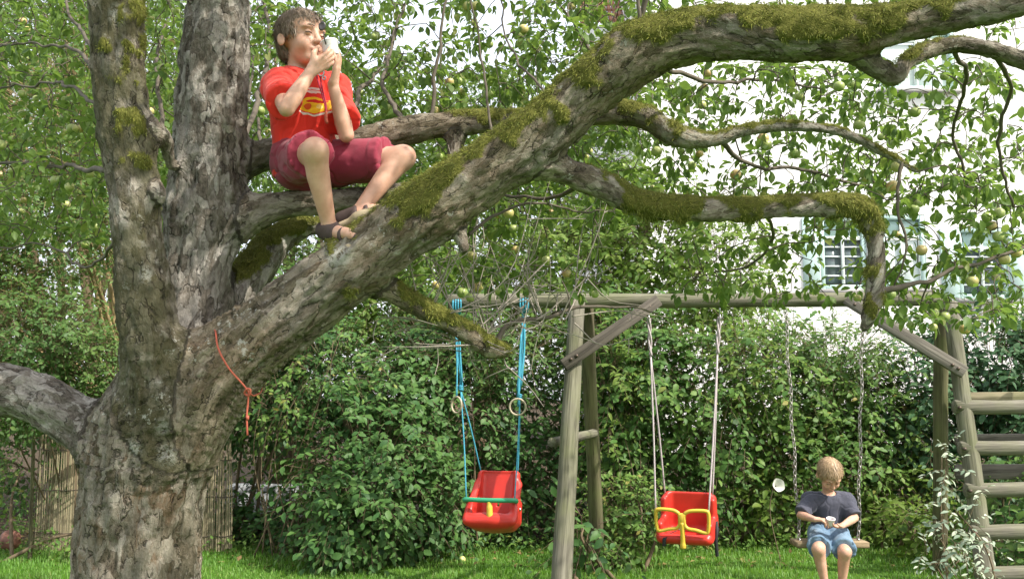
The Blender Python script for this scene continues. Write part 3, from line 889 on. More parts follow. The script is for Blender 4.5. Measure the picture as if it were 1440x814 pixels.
# left side of the garden
shrub('garden_tree', 'green tree with tangled canes beyond the low grey limb', 'tree',
      [lump(60, 300, 8.0, 120, .9, 130), lump(170, 250, 8.4, 110, .8, 120), lump(20, 470, 7.8, 110, .8, 110), lump(120, 180, 8.6, 130, .9, 130), lump(-60, 360, 7.6, 110, .8, 150)], M['bush_leaf'], 0.055, 4000, tm=T_FAR, stem_mat='cane', stem_r=0.022, stems=16, base=(-3.3, 9.6, 0))
shrub('garden_tree', 'yellowish green tree tops over the canes', 'tree',
      [lump(30, 60, 9.5, 150, 1.0, 130), lump(190, 60, 10, 110, .9, 130), lump(270, 200, 10, 70, .8, 130)], M['light_leaf'], 0.07, 2600, tm=T_FAR, stem_r=0.045, stems=6)
shrub('garden_bush', 'loose green bush hanging over the low grey limb', 'shrub',
      [lump(50, 470, 7.4, 90, .5, 70), lump(140, 520, 7.8, 60, .4, 60), lump(10, 560, 7.4, 70, .4, 45)], M['bush_leaf'], 0.05, 1300, parts=40, base=(-3.9, 9.3, 0), stem_r=0.008)
shrub('garden_bush', 'small weeds at the foot of the reed screen', 'plant',
      [lump(5, 690, 8.9, 40, .3, 50), lump(110, 756, 8.3, 60, .2, 10, .5)], M['hedge_leaf'], 0.055, 110, stems=2, base=(-4.1, 8.2, 0))
# second row that closes the hedge
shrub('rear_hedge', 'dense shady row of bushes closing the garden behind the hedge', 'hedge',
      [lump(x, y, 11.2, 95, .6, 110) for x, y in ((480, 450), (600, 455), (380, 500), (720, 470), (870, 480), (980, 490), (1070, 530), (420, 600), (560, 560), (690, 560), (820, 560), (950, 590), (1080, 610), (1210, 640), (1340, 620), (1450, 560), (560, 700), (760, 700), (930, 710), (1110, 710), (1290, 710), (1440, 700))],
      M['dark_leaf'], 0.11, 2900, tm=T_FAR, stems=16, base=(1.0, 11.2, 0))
shrub('rear_hedge', 'dense bushes closing the garden behind the reed screen', 'hedge',
      [lump(x, y, 11.5, 95, .6, 100) for x, y in ((-60, 640), (60, 640), (180, 620), (290, 560), (-40, 520), (60, 540), (200, 700))],
      M['dark_leaf'], 0.10, 900, tm=T_FAR, stems=8, base=(-4.6, 11.5, 0))
# low planting along the bed
GP = 'low plants along the foot of the hedge'
shrub('low_shrub', 'dark low plants below the stone slabs beside the trunk', 'plant', [lump(390, 722, 9.2, 75, .3, 34), lump(440, 735, 8.8, 50, .3, 34), lump(345, 735, 9.3, 35, .3, 24)], M['dark_leaf'], 0.085, 260, group=GP, parts=30)
shrub('low_shrub', 'small-leaved bush hiding the foot of the rear swing post', 'shrub', [lump(880, 715, 8.0, 48, .3, 55), lump(850, 755, 8.0, 40, .25, 30)], M['hedge_leaf'], 0.06, 330, group=GP, parts=20)
shrub('low_shrub', 'leafy perennial behind the swing with the yellow guard', 'plant', [lump(1030, 690, 9.1, 60, .3, 45), lump(1080, 698, 9.1, 40, .3, 42)], M['light_leaf'], 0.09, 170, group=GP, parts=30)
shrub('low_shrub', 'yellowish leafy perennial between chain swing and dark rear ladder post', 'plant', [lump(1260, 690, 9.0, 50, .3, 40), lump(1235, 722, 9.0, 40, .2, 18), lump(1300, 735, 8.3, 40, .2, 22)], M['light_leaf'], 0.085, 240, group=GP, parts=40)
shrub('low_shrub', 'green weedy clump under the log rungs', 'plant', [lump(1410, 700, 7.8, 60, .3, 50), lump(1430, 780, 7.2, 50, .3, 30)], M['hedge_leaf'], 0.08, 240, group=GP, parts=40)
shrub('low_shrub', 'broad-leaved seedling at the foot of the front swing post', 'plant', [lump(818, 745, 7.3, 26, .15, 34)], M['dark_leaf'], 0.11, 26, group=GP, parts=30, stems=2, per=5)
shrub('silver_plant', 'silvery variegated plant standing before the log ladder', 'plant',
      [lump(1340, 735, 5.9, 34, .14, 55, 1.3), lump(1355, 785, 5.8, 36, .14, 30), lump(1330, 660, 5.9, 12, .06, 35, .35), lump(1305, 780, 5.9, 26, .1, 12, .3)], M['silver_leaf'], 0.055, 62, tm=T_LONG, parts=120, stems=4, stem_r=0.006, ragged=0.5)

# ------------------------------------------------------------------ apple tree: wood
def limb(rows, n=7):
    """rows: picture x, y, thickness in picture units, distance -> smooth centre line and radii"""
    a = np.array([np.append(P(x, y, Y), wd * 0.5 * PX(Y)) for x, y, wd, Y in rows])
    s = spline(a, n)
    return s[:, :3], np.maximum(s[:, 3], 0.004)
LIMBS = [
    ('trunk', [(190, 1165, 300, 3.32), (191, 1080, 235, 3.32), (192, 960, 190, 3.32), (193, 814, 174, 3.32), (202, 700, 176, 3.32), (212, 610, 165, 3.32), (225, 560, 140, 3.32)], .10),
    ('limb', [(205, 660, 120, 3.32), (140, 612, 84, 3.36), (85, 578, 72, 3.40), (40, 555, 70, 3.45), (0, 547, 73, 3.5), (-80, 525, 70, 3.6), (-170, 480, 62, 3.75)], .09),
    ('stem', [(222, 630, 120, 3.26), (216, 560, 100, 3.2), (211, 480, 90, 3.16), (200, 400, 83, 3.15), (191, 300, 80, 3.15), (177, 200, 81, 3.15), (167, 100, 83, 3.15), (163, 0, 84, 3.15), (160, -90, 80, 3.17), (150, -190, 70, 3.2)], .08),
    ('stem', [(238, 620, 120, 3.36), (255, 510, 110, 3.42), (274, 400, 104, 3.45), (288, 300, 113, 3.46), (294, 200, 111, 3.46), (299, 100, 104, 3.46), (306, 0, 97, 3.46), (312, -90, 92, 3.46), (325, -190, 84, 3.46)], .08),
    ('limb', [(235, 615, 140, 3.30), (285, 545, 132, 3.28), (345, 490, 118, 3.26), (430, 425, 104, 3.25), (520, 360, 100, 3.24), (600, 301, 95, 3.22), (680, 247, 88, 3.2), (760, 188, 84, 3.18), (830, 126, 84, 3.14), (890, 78, 88, 3.1), (940, 58, 80, 3.08), (1010, 48, 76, 3.05), (1100, 50, 80, 3.02), (1180, 49, 78, 3.0), (1260, 36, 64, 2.97), (1350, 18, 55, 2.94), (1440, 2, 48, 2.9), (1540, -22, 44, 2.86)], .09),
    ('branch', [(300, 325, 60, 3.47), (345, 305, 58, 3.47), (385, 290, 45, 3.47), (430, 285, 39, 3.47), (500, 281, 38, 3.48), (580, 268, 32, 3.5), (660, 250, 28, 3.52)], .07),
    ('branch', [(310, 245, 50, 3.52), (360, 224, 48, 3.55), (420, 212, 44, 3.58), (500, 200, 42, 3.6), (570, 186, 44, 3.6), (625, 176, 36, 3.6), (700, 172, 36, 3.58), (780, 168, 34, 3.56), (850, 160, 36, 3.5), (905, 165, 36, 3.45), (950, 192, 34, 3.42), (1000, 198, 24, 3.4), (1050, 185, 20, 3.4), (1110, 178, 17, 3.4), (1180, 186, 15, 3.4), (1245, 218, 12, 3.4), (1290, 242, 8, 3.4)], .05),
    ('branch', [(725, 225, 50, 3.2), (790, 240, 42, 3.24), (845, 262, 42, 3.28), (900, 288, 40, 3.3), (980, 296, 36, 3.32), (1080, 293, 32, 3.34), (1160, 290, 35, 3.36), (1212, 296, 36, 3.36), (1229, 330, 29, 3.36), (1233, 380, 28, 3.36), (1226, 430, 28, 3.36), (1216, 460, 16, 3.36)], .05),
    ('branch', [(500, 385, 50, 3.27), (545, 408, 34, 3.32), (590, 433, 32, 3.36), (640, 460, 31, 3.4), (685, 487, 30, 3.44), (708, 494, 22, 3.46)], .05),
    ('branch', [(1190, 70, 30, 3.02), (1235, 98, 34, 3.05), (1258, 108, 32, 3.08), (1280, 85, 26, 3.12), (1330, 65, 26, 3.15), (1390, 70, 28, 3.15), (1450, 90, 28, 3.15), (1510, 110, 24, 3.15)], .035),
    ('branch', [(285, 500, 70, 3.45), (330, 420, 62, 3.6), (365, 372, 56, 3.7), (395, 335, 44, 3.78), (440, 318, 26, 3.85), (490, 322, 20, 3.9), (550, 310, 14, 4.0)], .05),
    ('stub', [(630, 300, 30, 3.22), (645, 325, 24, 3.22), (653, 350, 17, 3.2)], .03),
    ('stub', [(640, 180, 34, 3.6), (640, 215, 24, 3.6), (636, 240, 18, 3.58)], .03),
    ('stub', [(200, 180, 40, 3.15), (222, 186, 26, 3.17), (234, 200, 22, 3.24), (240, 232, 16, 3.3)], .05),
    ('stub', [(208, 268, 44, 3.14), (221, 274, 22, 3.12), (224, 282, 8, 3.12)], .05),
]
LIMBS = [(nm, *limb(r), k) for nm, r, k in LIMBS]
tree = thing('apple_tree', 'old gnarled apple tree with mossy limbs and green apples', 'tree', (float(LIMBS[0][1][0][0]), 3.32, 0))
lo = np.min([p.min(0) - r.max() for _, p, r, _ in LIMBS], 0) - 0.03
hi = np.max([p.max(0) + r.max() for _, p, r, _ in LIMBS], 0) + 0.03
lo[2] = -0.06
F_ = Field(lo, hi, 0.0095)
for nm, p, r, k in LIMBS:
    F_.add(chain_prims(p, r), k)
tv, tq = F_.mesh()
del F_
# nearest piece of skeleton for each vertex: bark coordinates and part
best = np.full(len(tv), 9.0); which = np.zeros(len(tv), int); bco = np.zeros((len(tv), 3)); along = np.zeros(len(tv)); cen = np.zeros((len(tv), 3))
for li, (nm, p, r, k) in enumerate(LIMBS):
    s0 = 0.0
    for i in range(len(p) - 1):
        a, b = p[i], p[i + 1]
        ab = b - a; L_ = np.linalg.norm(ab)
        near = np.flatnonzero((np.abs(tv - (a + b) / 2) < L_ / 2 + r[i:i + 2].max() + 0.12).all(1))
        if len(near):
            q = tv[near]
            t = np.clip(((q - a) @ ab) / (L_ * L_), 0, 1)
            c = a + t[:, None] * ab
            d = np.linalg.norm(q - c, axis=1) - (r[i] + (r[i + 1] - r[i]) * t)
            m = d < best[near]
            g = near[m]
            best[g] = d[m]; which[g] = li; cen[g] = c[m]
            along[g] = s0 + t[m] * L_
        s0 += L_
rel = tv - cen
bco = rel + np.stack([along * 0.21, along * 0.13, along * 0.19], -1) + which[:, None] * 1.7
nrm = vnormals(tv, tq)
# bark relief: lumps, fissures along the limb, flaking plates
stretch = rel * 1.0
mdir = np.array([unit(p[-1] - p[0]) for _, p, r, _ in LIMBS])[which]
lat = rel + mdir * (along * 0.30)[:, None] + which[:, None] * 0.37
big = fbm(tv, 5.0, 40) * 0.016
bco = rel + mdir * (along * 0.55)[:, None] + which[:, None] * 0.37
fis = -np.maximum(0, 0.16 - np.abs(fbm(lat, 21, 44))) * 0.05
plate = np.tanh(7 * fbm(lat, 26, 48)) * 0.0042
fine = fbm(tv, 60, 52, 2) * 0.0045
thin = np.clip(np.linalg.norm(rel, axis=1) / 0.10, 0.25, 1.3)
px_, py_, _ = project(tv)
up = nrm[:, 2]
is_big = which == 4
# moss pads: on top of the long limb and the drooping branch
nz = 0.75 * fbm(tv, 6.0, 60) + 0.55 * fbm(tv, 19.0, 63)
moss = np.zeros(len(tv))
m1 = is_big & (px_ > 560) & (px_ < 1260)
side_top = np.where(px_ > 860, -0.15, 0.0)
moss[m1] = np.clip(0.44 + 0.75 * (up[m1] - 0.15) + 1.25 * nz[m1], 0, 1)
m1 = is_big & (px_ > 900) & (up < -0.1) & (px_ < 1150)
m1 = is_big & (px_ > 460) & (px_ <= 560)
moss[m1] = np.clip(0.16 + 0.5 * up[m1] + 1.2 * nz[m1], 0, 1)
m1 = is_big & (px_ >= 1260)
moss[m1] = np.clip(0.28 + 0.5 * up[m1] + 1.1 * nz[m1], 0, 1)
m1 = which == 7
moss[m1] = np.clip(0.52 + 0.35 * up[m1] + 1.2 * nz[m1], 0, 1) * np.clip((px_[m1] - 790) / 60, 0, 1)
m1 = which == 6
moss[m1] = np.clip(0.22 + 0.55 * up[m1] + 1.0 * nz[m1], 0, 1) * np.clip((px_[m1] - 590) / 60, 0, 1)
m1 = which == 8
moss[m1] = np.clip(0.30 + 0.55 * up[m1] + 1.0 * nz[m1], 0, 1)
m1 = np.isin(which, (9, 10))
moss[m1] = np.clip(0.18 + 0.5 * up[m1] + 1.1 * nz[m1], 0, 1)
m1 = which == 2
moss[m1] = np.clip(-0.02 + 0.55 * nrm[m1][:, 0] + 1.3 * nz[m1], 0, 1) * np.clip((310 - py_[m1]) / 80, 0, 1)
olive = np.zeros(len(tv))
tan = np.full(len(tv), 0.55)
tan[which == 3] = 0.12
tan[which == 1] = 0.15
tan[which == 2] = 0.45
tan[np.isin(which, (4, 6, 8))] = 0.9
tan[which == 10] = 0.1
olive[which == 2] = 1.0
olive[np.isin(which, (0,))] = 0.4
olive[np.isin(which, (4, 6, 8, 9))] = 0.4
red = np.zeros(len(tv))
red[which == 0] = np.clip((py_[which == 0] - 560) / 120, 0, 1)
red[is_big] = 0.45
def spot(x, y, rad): return np.clip(1.6 - np.hypot(px_ - x, py_ - y) / rad, 0, 1)
front = nrm[:, 1] < 0.3
lichen = np.maximum.reduce([spot(474, 358, 16), spot(235, 640, 12) * 0.8, spot(228, 600, 9) * .8, spot(165, 18, 12) * .8, spot(205, 385, 9) * .8, spot(186, 632, 9)]) * front
lichen[(which == 6) & (px_ > 930)] = 0.5
mossb = np.clip((moss - 0.42) / 0.3, 0, 1)
disp = (big + fis + plate) * thin * (1 - 0.6 * mossb) + fine + mossb * (0.010 + 0.007 * fbm(tv, 40, 66))
disp -= 0.004 + 0.006 * np.isin(which, (0, 2, 3))
tv2 = tv + nrm * disp[:, None]
attrs = {'bco': bco, 'moss': moss, 'olive': olive, 'red': red, 'tan': tan, 'lichen': lichen}
nrm2 = vnormals(tv2, tq)
fw = which[tq[:, 0]]
for li, (nm, p, r, k) in enumerate(LIMBS):
    f = tq[fw == li]
    if not len(f): continue
    u, inv = np.unique(f, return_inverse=True)
    o = obj(nm, tv2[u], inv.reshape(-1, 4), M['bark'], tree, attrs={a: b[u] for a, b in attrs.items()})
    o.data.normals_split_custom_set_from_vertices([tuple(z) for z in nrm2[u]])
    if nm == 'limb' and li == 4: o['label'] = 'long rising limb with thick moss on top'
    if li == 7: o['label'] = 'mossy branch bending sharply down at its end'
# moss strands
idx = np.flatnonzero((moss > 0.5) & (py_ > -40))
pick = rng.choice(idx, 42000)
bp = tv2[pick] + rng.normal(size=(len(pick), 3)) * 0.004
bn = unit(nrm[pick] + rand_dir(len(pick)) * 0.8 + np.array((0, 0, -0.5)))
bs = unit(np.cross(bn, rand_dir(len(pick))))
hl = rng.uniform(0.006, 0.017, len(pick)) * (0.6 + 0.8 * np.clip(fbm(bp, 12, 71) + 0.5, 0, 1))
V = np.stack([bp - bs * 0.0014, bp + bs * 0.0014, bp + bn * hl[:, None] + np.array((0, 0, -0.3)) * hl[:, None]], 1).reshape(-1, 3)
obj('moss', V, np.arange(len(V)).reshape(-1, 3), M['moss'], tree, attrs={'rnd': np.repeat(rng.random(len(pick)), 3)}, kind='stuff')

# ------------------------------------------------------------------ apple tree: branches, twigs, leaves, fruit
NODES = [np.asarray(p) for _, p, r, _ in LIMBS[1:11]]
NRAD = [np.asarray(r) for _, p, r, _ in LIMBS[1:11]]
def wood_branch(rows, mat='twig', n=6, wob=0.012, name='branch'):
    p, r = limb(rows, n + 3)
    ph = rng.integers(1, 900)
    r = r * np.where(r > 0.03, 1.0, 0.58) * (1 + 0.18 * fbm(p, 30, ph + 7))
    fade = np.minimum(1, np.arange(len(p)) / 3.0)[:, None]
    p = p + np.stack([fbm(p, 9, ph + k) for k in range(3)], -1) * wob * 1.15 * fade
    v, q, t = tube(p, r, 8)
    obj(name, v, [q, t], M[mat], tree)
    NODES.append(p); NRAD.append(r)
for rows in (
    [(600, 185, 10, 3.6), (612, 110, 9, 3.6), (622, 40, 7, 3.6), (630, -60, 5, 3.6)],
    [(694, 205, 7, 3.3), (684, 130, 6, 3.35), (672, 60, 5, 3.4), (655, -40, 4, 3.4)],
    [(772, 155, 8, 3.3), (742, 100, 6, 3.5), (712, 60, 5, 3.7), (700, -20, 4, 3.8)],
    [(897, 40, 14, 3.06), (897, 10, 10, 3.04), (899, -70, 8, 3.02)],
    [(1165, 25, 9, 2.98), (1160, -10, 7, 2.96), (1150, -80, 6, 2.9)],
    [(575, 185, 14, 3.62), (540, 120, 10, 3.9), (555, 60, 8, 4.1), (580, -20, 6, 4.3)],
    [(480, 205, 16, 3.6), (500, 140, 12, 4.0), (540, 90, 9, 4.4), (560, 20, 6, 4.6)],
    [(1235, 412, 16, 3.36), (1285, 398, 12, 3.4), (1345, 378, 10, 3.45), (1440, 350, 7, 3.5), (1500, 335, 5, 3.5)],
    [(1270, 225, 10, 3.4), (1262, 290, 8, 3.38), (1270, 345, 6, 3.38), (1258, 400, 4, 3.4)],
    [(1010, 196, 14, 3.4), (1060, 230, 10, 3.7), (1130, 240, 8, 3.9), (1230, 265, 6, 4.1)],
    [(830, 255, 14, 3.3), (770, 280, 9, 3.5), (700, 270, 7, 3.7), (640, 275, 5, 3.9)],
    [(840, 165, 14, 3.5), (860, 110, 10, 3.8), (830, 70, 8, 4.0), (800, 20, 6, 4.2)],
    [(920, 95, 16, 3.12), (960, 105, 12, 3.3), (1010, 115, 10, 3.5), (1080, 112, 7, 3.7), (1150, 130, 5, 3.9)],
    [(1060, 290, 10, 3.34), (1090, 330, 8, 3.6), (1060, 370, 6, 3.8), (1000, 385, 4, 3.9)],
    [(1340, 65, 14, 3.15), (1360, 120, 10, 3.4), (1340, 190, 8, 3.6), (1360, 260, 6, 3.7)],
    [(1400, 75, 14, 3.15), (1420, 130, 10, 3.3), (1400, 210, 8, 3.5), (1425, 290, 6, 3.6)],
    [(150, 130, 14, 3.2), (110, 72, 9, 3.6), (60, 62, 6, 3.9), (0, 64, 5, 4.2)],
    [(150, 240, 14, 3.2), (105, 236, 10, 3.8), (50, 232, 8, 4.2), (-30, 228, 6, 4.6)],
    [(140, 150, 10, 3.2), (95, 120, 8, 3.6), (60, 118, 6, 3.9), (-10, 128, 4, 4.2)],
    [(150, 90, 12, 3.2), (118, 50, 9, 3.5), (95, 10, 7, 3.7), (80, -60, 6, 3.9)],
    [(170, 330, 10, 3.2), (120, 375, 6, 3.7), (60, 345, 5, 4.0), (-20, 352, 4, 4.2)],
    [(330, 230, 18, 3.55), (355, 160, 14, 4.0), (380, 80, 11, 4.4), (370, 0, 8, 4.7)],
    [(345, 250, 14, 3.6), (365, 190, 9, 4.2), (352, 130, 7, 4.6), (360, 60, 5, 4.9)],
    [(255, 250, 16, 3.5), (232, 190, 12, 3.9), (222, 100, 9, 4.2), (235, 20, 7, 4.5)],
    [(700, 488, 16, 3.46), (718, 455, 12, 3.5), (765, 445, 10, 3.55), (835, 432, 7, 3.6), (930, 440, 4, 3.7)],
    [(660, 330, 9, 3.25), (735, 285, 6, 3.4), (830, 300, 5, 3.6)],
    # crown above the picture
    [(150, -190, 70, 3.2), (60, -420, 45, 3.0), (-120, -640, 25, 2.8)],
    [(155, -180, 60, 3.2), (240, -480, 40, 2.9), (330, -700, 22, 2.6)],
    [(325, -190, 80, 3.46), (420, -420, 50, 3.7), (620, -620, 28, 4.0)],
    [(320, -180, 60, 3.46), (260, -450, 40, 4.2), (150, -620, 22, 4.8)],
    [(900, 50, 12, 3.08), (930, -120, 18, 3.0), (960, -200, 20, 3.0), (1080, -420, 28, 3.1), (1180, -600, 16, 3.2)],
    [(1300, 20, 14, 2.95), (1380, -160, 20, 3.0), (1520, -320, 22, 3.2), (1640, -420, 14, 3.3)],
    [(1540, -22, 44, 2.86), (1700, -90, 36, 2.8), (1850, -220, 24, 2.8)],
): wood_branch(rows, wob=0.02)

# leaf clusters find the nearest wood and grow a twig to it
def region(n, x0, x1, y0, y1, Ya, Yb, keep=1.0):
    k = rng.random(n)
    x = rng.uniform(x0, x1, n); y = rng.uniform(y0, y1, n); Y = rng.uniform(Ya, Yb, n)
    return [P(a, b, c) for a, b, c in zip(x, y, Y)]
targets = []
targets += region(412, -40, 150, -30, 340, 3.9, 5.6)
targets += region(112, 205, 260, -30, 320, 3.9, 5.4)
targets += region(468, 345, 570, -40, 290, 4.1, 5.8)
targets += region(416, 540, 740, 90, 330, 4.0, 5.6)
targets += region(50, 560, 740, -40, 110, 3.8, 5.0)
targets += region(421, 730, 930, -40, 300, 3.8, 5.4)
targets += region(100, 560, 860, 270, 420, 3.6, 4.6)
targets += region(237, 880, 1240, 90, 290, 3.5, 5.0)
targets += region(68, 940, 1230, 270, 420, 3.5, 4.6)
targets += region(131, 1180, 1460, 90, 300, 3.4, 4.6)
targets += region(131, 1230, 1440, 250, 450, 3.4, 4.2)
targets += region(50, 900, 1440, -40, 20, 3.4, 4.6)
# above the frame (the crown's upper part)
for _ in range(420):
    targets.append(np.array((rng.uniform(-2.6, 3.4), rng.uniform(2.0, 5.2), rng.uniform(3.05, 4.4))))
targets = np.array(targets)
allp = np.concatenate(NODES); allr = np.concatenate(NRAD)
_st = [LIMBS[2][1], LIMBS[3][1], LIMBS[0][1]]
for _ in range(330):                                     # unseen extra leaf clusters, added along the sun's path to shade the stems
    b_ = _st[rng.integers(3)]
    q = b_[rng.integers(len(b_))] + rng.normal(size=3) * 0.15
    zt = rng.uniform(3.1, 4.3)
    q = q + np.array(SUN) * (zt - q[2]) / SUN.z
    targets = np.vstack([targets, q])
d0 = np.array([np.min(((allp - t) ** 2).sum(1)) for t in targets])
order = np.argsort(d0)
cap = np.zeros((60000, 3)); capr = np.zeros(60000); m_ = len(allp)
cap[:m_] = allp; capr[:m_] = allr
tw = MB()
AL = Leaves()
tips = []
for ti in order:
    T = targets[ti]
    d = ((cap[:m_] - T) ** 2).sum(1)
    j = int(np.argmin(d))
    A = cap[j]
    dist = math.sqrt(d[j])
    if dist < 0.02: continue
    mid = (A + T) / 2 + rng.normal(size=3) * dist * 0.13 + np.array((0, 0, 0.10 * dist))
    pts = spline([A, mid, T], 4)
    r0 = min(capr[j] * 0.75, 0.003 + 0.006 * dist)
    r = np.linspace(max(r0, 0.0024), 0.0018, len(pts))
    tw.tube(pts, r, 5, cap=False)
    k = len(pts) - 1
    cap[m_:m_ + k] = pts[1:]; capr[m_:m_ + k] = r[1:]; m_ += k
    tips.append(T)
    tgd = unit(pts[-1] - pts[-2])
    # rosettes at the tip and along the twig
    for (q, nl) in [(pts[-1], rng.integers(5, 9))] + [(pts[z], rng.integers(2, 5)) for z in range(3, len(pts) - 1, 2) if dist > 0.12]:
        dv = unit(rand_dir(nl) + tgd * 0.5 + np.array((0, 0, 0.05)))
        pet = rng.uniform(0.012, 0.03, nl)
        pos = q + dv * pet[:, None]
        x = dv + np.array((0, 0, -0.45))
        AL.add(pos, x, np.array((0, 0, 0.9)) + rand_dir(nl) * 0.6, rng.uniform(0.026, 0.054, nl))
tips = np.array(tips)
tw.build('twig_growth', M['twig'], tree, kind='stuff')
grow_leaves(AL, T_APPLE, M['apple_leaf'], tree, 300)
# bare grey twigs round the end of the low branch
tw = MB()
for k in range(54):
    a = P(rng.uniform(575, 730), rng.uniform(430, 492), rng.uniform(3.36, 3.5)) if k % 3 else P(rng.uniform(700, 830), rng.uniform(425, 455), rng.uniform(3.5, 3.62))
    near = LIMBS[8][1][np.argmin(((LIMBS[8][1] - a) ** 2).sum(1))]
    if k % 3: a = near
    e = a + np.array((rng.uniform(-0.22, 0.42), rng.uniform(-0.15, 0.3), rng.uniform(-0.08, 0.55)))
    if k % 5 == 0: e = a + np.array((rng.uniform(-.35, .3), rng.uniform(-.1, .2), rng.uniform(-.12, .12)))
    mid = (a + e) / 2 + rng.normal(size=3) * 0.05
    pts = spline([a, mid, e], 5)
    tw.tube(pts, np.linspace(0.0030, 0.0010, len(pts)), 5, cap=False)
    for _ in range(2):
        q = pts[rng.integers(4, 9)]
        e2 = q + rng.normal(size=3) * np.array((0.10, 0.07, 0.09))
        tw.tube(spline([q, (q + e2) / 2 + rng.normal(size=3) * 0.015, e2], 3), np.linspace(0.0022, 0.0010, 7), 4, cap=False)
tw.build('bare_twig_growth', M['bare_twig'], tree, kind='stuff')
# apples
th = np.linspace(0, math.pi, 9)[1:-1]
prof = [(0.0, 0.66)] + [(math.sin(a) ** 0.85 * (1.0 + 0.06 * math.cos(a)), math.cos(a) * 0.90) for a in th] + [(0.0, -0.70)]
av, af = [], []
S = 14
for r_, z_ in prof[1:-1]:
    for k in range(S): av.append((r_ * math.cos(k * 2 * math.pi / S), r_ * math.sin(k * 2 * math.pi / S), z_))
for a in range(len(prof) - 3):
    for k in range(S): af.append((a * S + k, (a + 1) * S + k, (a + 1) * S + (k + 1) % S, a * S + (k + 1) % S))
n0 = len(av); av += [(0, 0, 0.66), (0, 0, -0.70)]
at_ = [(n0, k, (k + 1) % S) for k in range(S)] + [(n0 + 1, (len(prof) - 3) * S + (k + 1) % S, (len(prof) - 3) * S + k) for k in range(S)]
apple_me = mesh('apple', np.array(av) * 0.029, [np.array(af), np.array(at_)])
apple_me.materials.append(M['apple'])
stalk_v, stalk_q, stalk_t = tube([(0, 0, 0.018), (0.002, 0, 0.034), (0.004, 0, 0.052)], [0.0013, 0.001, 0.0012], 5)
stalk_me = mesh('stalk', stalk_v, [stalk_q, stalk_t]); stalk_me.materials.append(M['twig'])
tx, ty, tz = project(tips)
okk = np.flatnonzero((tx > -10) & (tx < 1450) & (ty > -10) & (ty < 470) & (tips[:, 2] < 3.3))
def hang_apple(p, parent, s):
    rot = Matrix.Rotation(rng.uniform(0, 6.28), 3, 'Z') @ Matrix.Rotation(rng.uniform(-.4, .4), 3, 'X')
    a = shared('apple', apple_me, parent, p, rot, s)
    st = bpy.data.objects.new('stalk', stalk_me); st.parent = a; col.objects.link(st)
    return a
for T in tips[rng.choice(okk, 270, replace=False)]:
    s = rng.uniform(0.52, 0.84)
    hang_apple(T + np.array((0, 0, -0.052 * s)) + rng.normal(size=3) * 0.006, tree, s)
for x, y in ((1180, 122), (1287, 158), (1296, 352), (1395, 318), (1405, 300), (1388, 306), (1330, 262), (1255, 262), (655, 382), (650, 412), (662, 418), (715, 300), (768, 366), (722, 322)):
    T = P(x, y, rng.uniform(3.4, 3.9))
    j = int(np.argmin(((cap[:m_] - T) ** 2).sum(1)))
    q = T + np.array((0, 0, 0.05))
    pts = spline([cap[j], (cap[j] + q) / 2 + rng.normal(size=3) * 0.02, q], 4)
    v, qq, tt = tube(pts, np.linspace(0.003, 0.0015, len(pts)), 5)
    obj('fruit_twig', v, [qq, tt], M['twig'], tree)
    hang_apple(T, tree, rng.uniform(0.6, 0.8))
# the cord round the limb
M['cord'] = plain('orange_cord', (0.36, 0.085, 0.05), 0.7, 0.3, 0.2, 60, 0.3)
cp = [(303, 466, 3.16), (307, 490, 3.06), (322, 518, 3.04), (346, 546, 3.05), (349, 560, 3.06), (347, 585, 3.06), (348, 612, 3.06)]
cp = spline([P(*c) for c in cp], 8)
loop = [P(303, 466, 3.16), P(300, 455, 3.3), P(340, 480, 3.48), P(368, 540, 3.4), P(358, 556, 3.2), P(348, 550, 3.06)]
mb = MB().tube(cp, 0.0031, 7).tube(spline(loop, 6), 0.003, 7)
mb.tube(spline([P(346, 546, 3.045), P(352, 548, 3.04), P(350, 556, 3.045), P(344, 553, 3.05), P(347, 546, 3.04)], 5), 0.0036, 7)
mb.tube([P(348, 584, 3.06), P(348, 590, 3.06)], 0.005, 7)
o = mb.build('cord', M['cord'], None)
props(o, 'orange cord tied round the mossy limb with its end hanging', 'cord')
# apples and a ball on the grass
def ground_apple(x, y, label):
    Y = GY(y)
    a = bpy.data.objects.new('fallen_apple', apple_me)
    p = P(x, y, Y); a.location = (p[0], Y, ground_z(np.array(p[0]), np.array(Y)) + 0.024)
    a.rotation_euler = (1.1, 0.3, 0.7)
    col.objects.link(a)
    props(a, label, 'apple')
ground_apple(650, 783, 'fallen apple lying on lawn edge below the bucket swing on blue ropes')
M['ball'] = plain('old_ball', (0.22, 0.10, 0.07), 0.6, 0.4, 0.7, 14, 0.1)
mbv, mbq = [], []
bp_ = P(14, 761, 8.7)
def sphere(c, r, a=20, b=12):
    v = [c + r * np.array((math.sin(math.pi * i / b) * math.cos(2 * math.pi * j / a), math.sin(math.pi * i / b) * math.sin(2 * math.pi * j / a), math.cos(math.pi * i / b))) for i in range(1, b) for j in range(a)]
    q = [(i * a + j, (i + 1) * a + j, (i + 1) * a + (j + 1) % a, i * a + (j + 1) % a) for i in range(b - 2) for j in range(a)]
    n0 = len(v); v += [c + np.array((0, 0, r)), c - np.array((0, 0, r))]
    t = [(n0, j, (j + 1) % a) for j in range(a)] + [(n0 + 1, (b - 2) * a + (j + 1) % a, (b - 2) * a + j) for j in range(a)]
    return np.array(v), [np.array(q), np.array(t)]
v, f = sphere(np.array((0, 0, 0.0)), 0.09)
seam = np.minimum(np.abs(v[:, 0]), np.minimum(np.abs(v[:, 1]), np.abs(v[:, 2])))
v = v * (1 - 0.02 * np.exp(-(seam / 0.006) ** 2))[:, None]
o = obj('ball', v + np.array((bp_[0], 8.7, 0.092)), f, M['ball'])
props(o, 'scuffed reddish brown ball lying on the lawn beside the reed screen', 'ball')

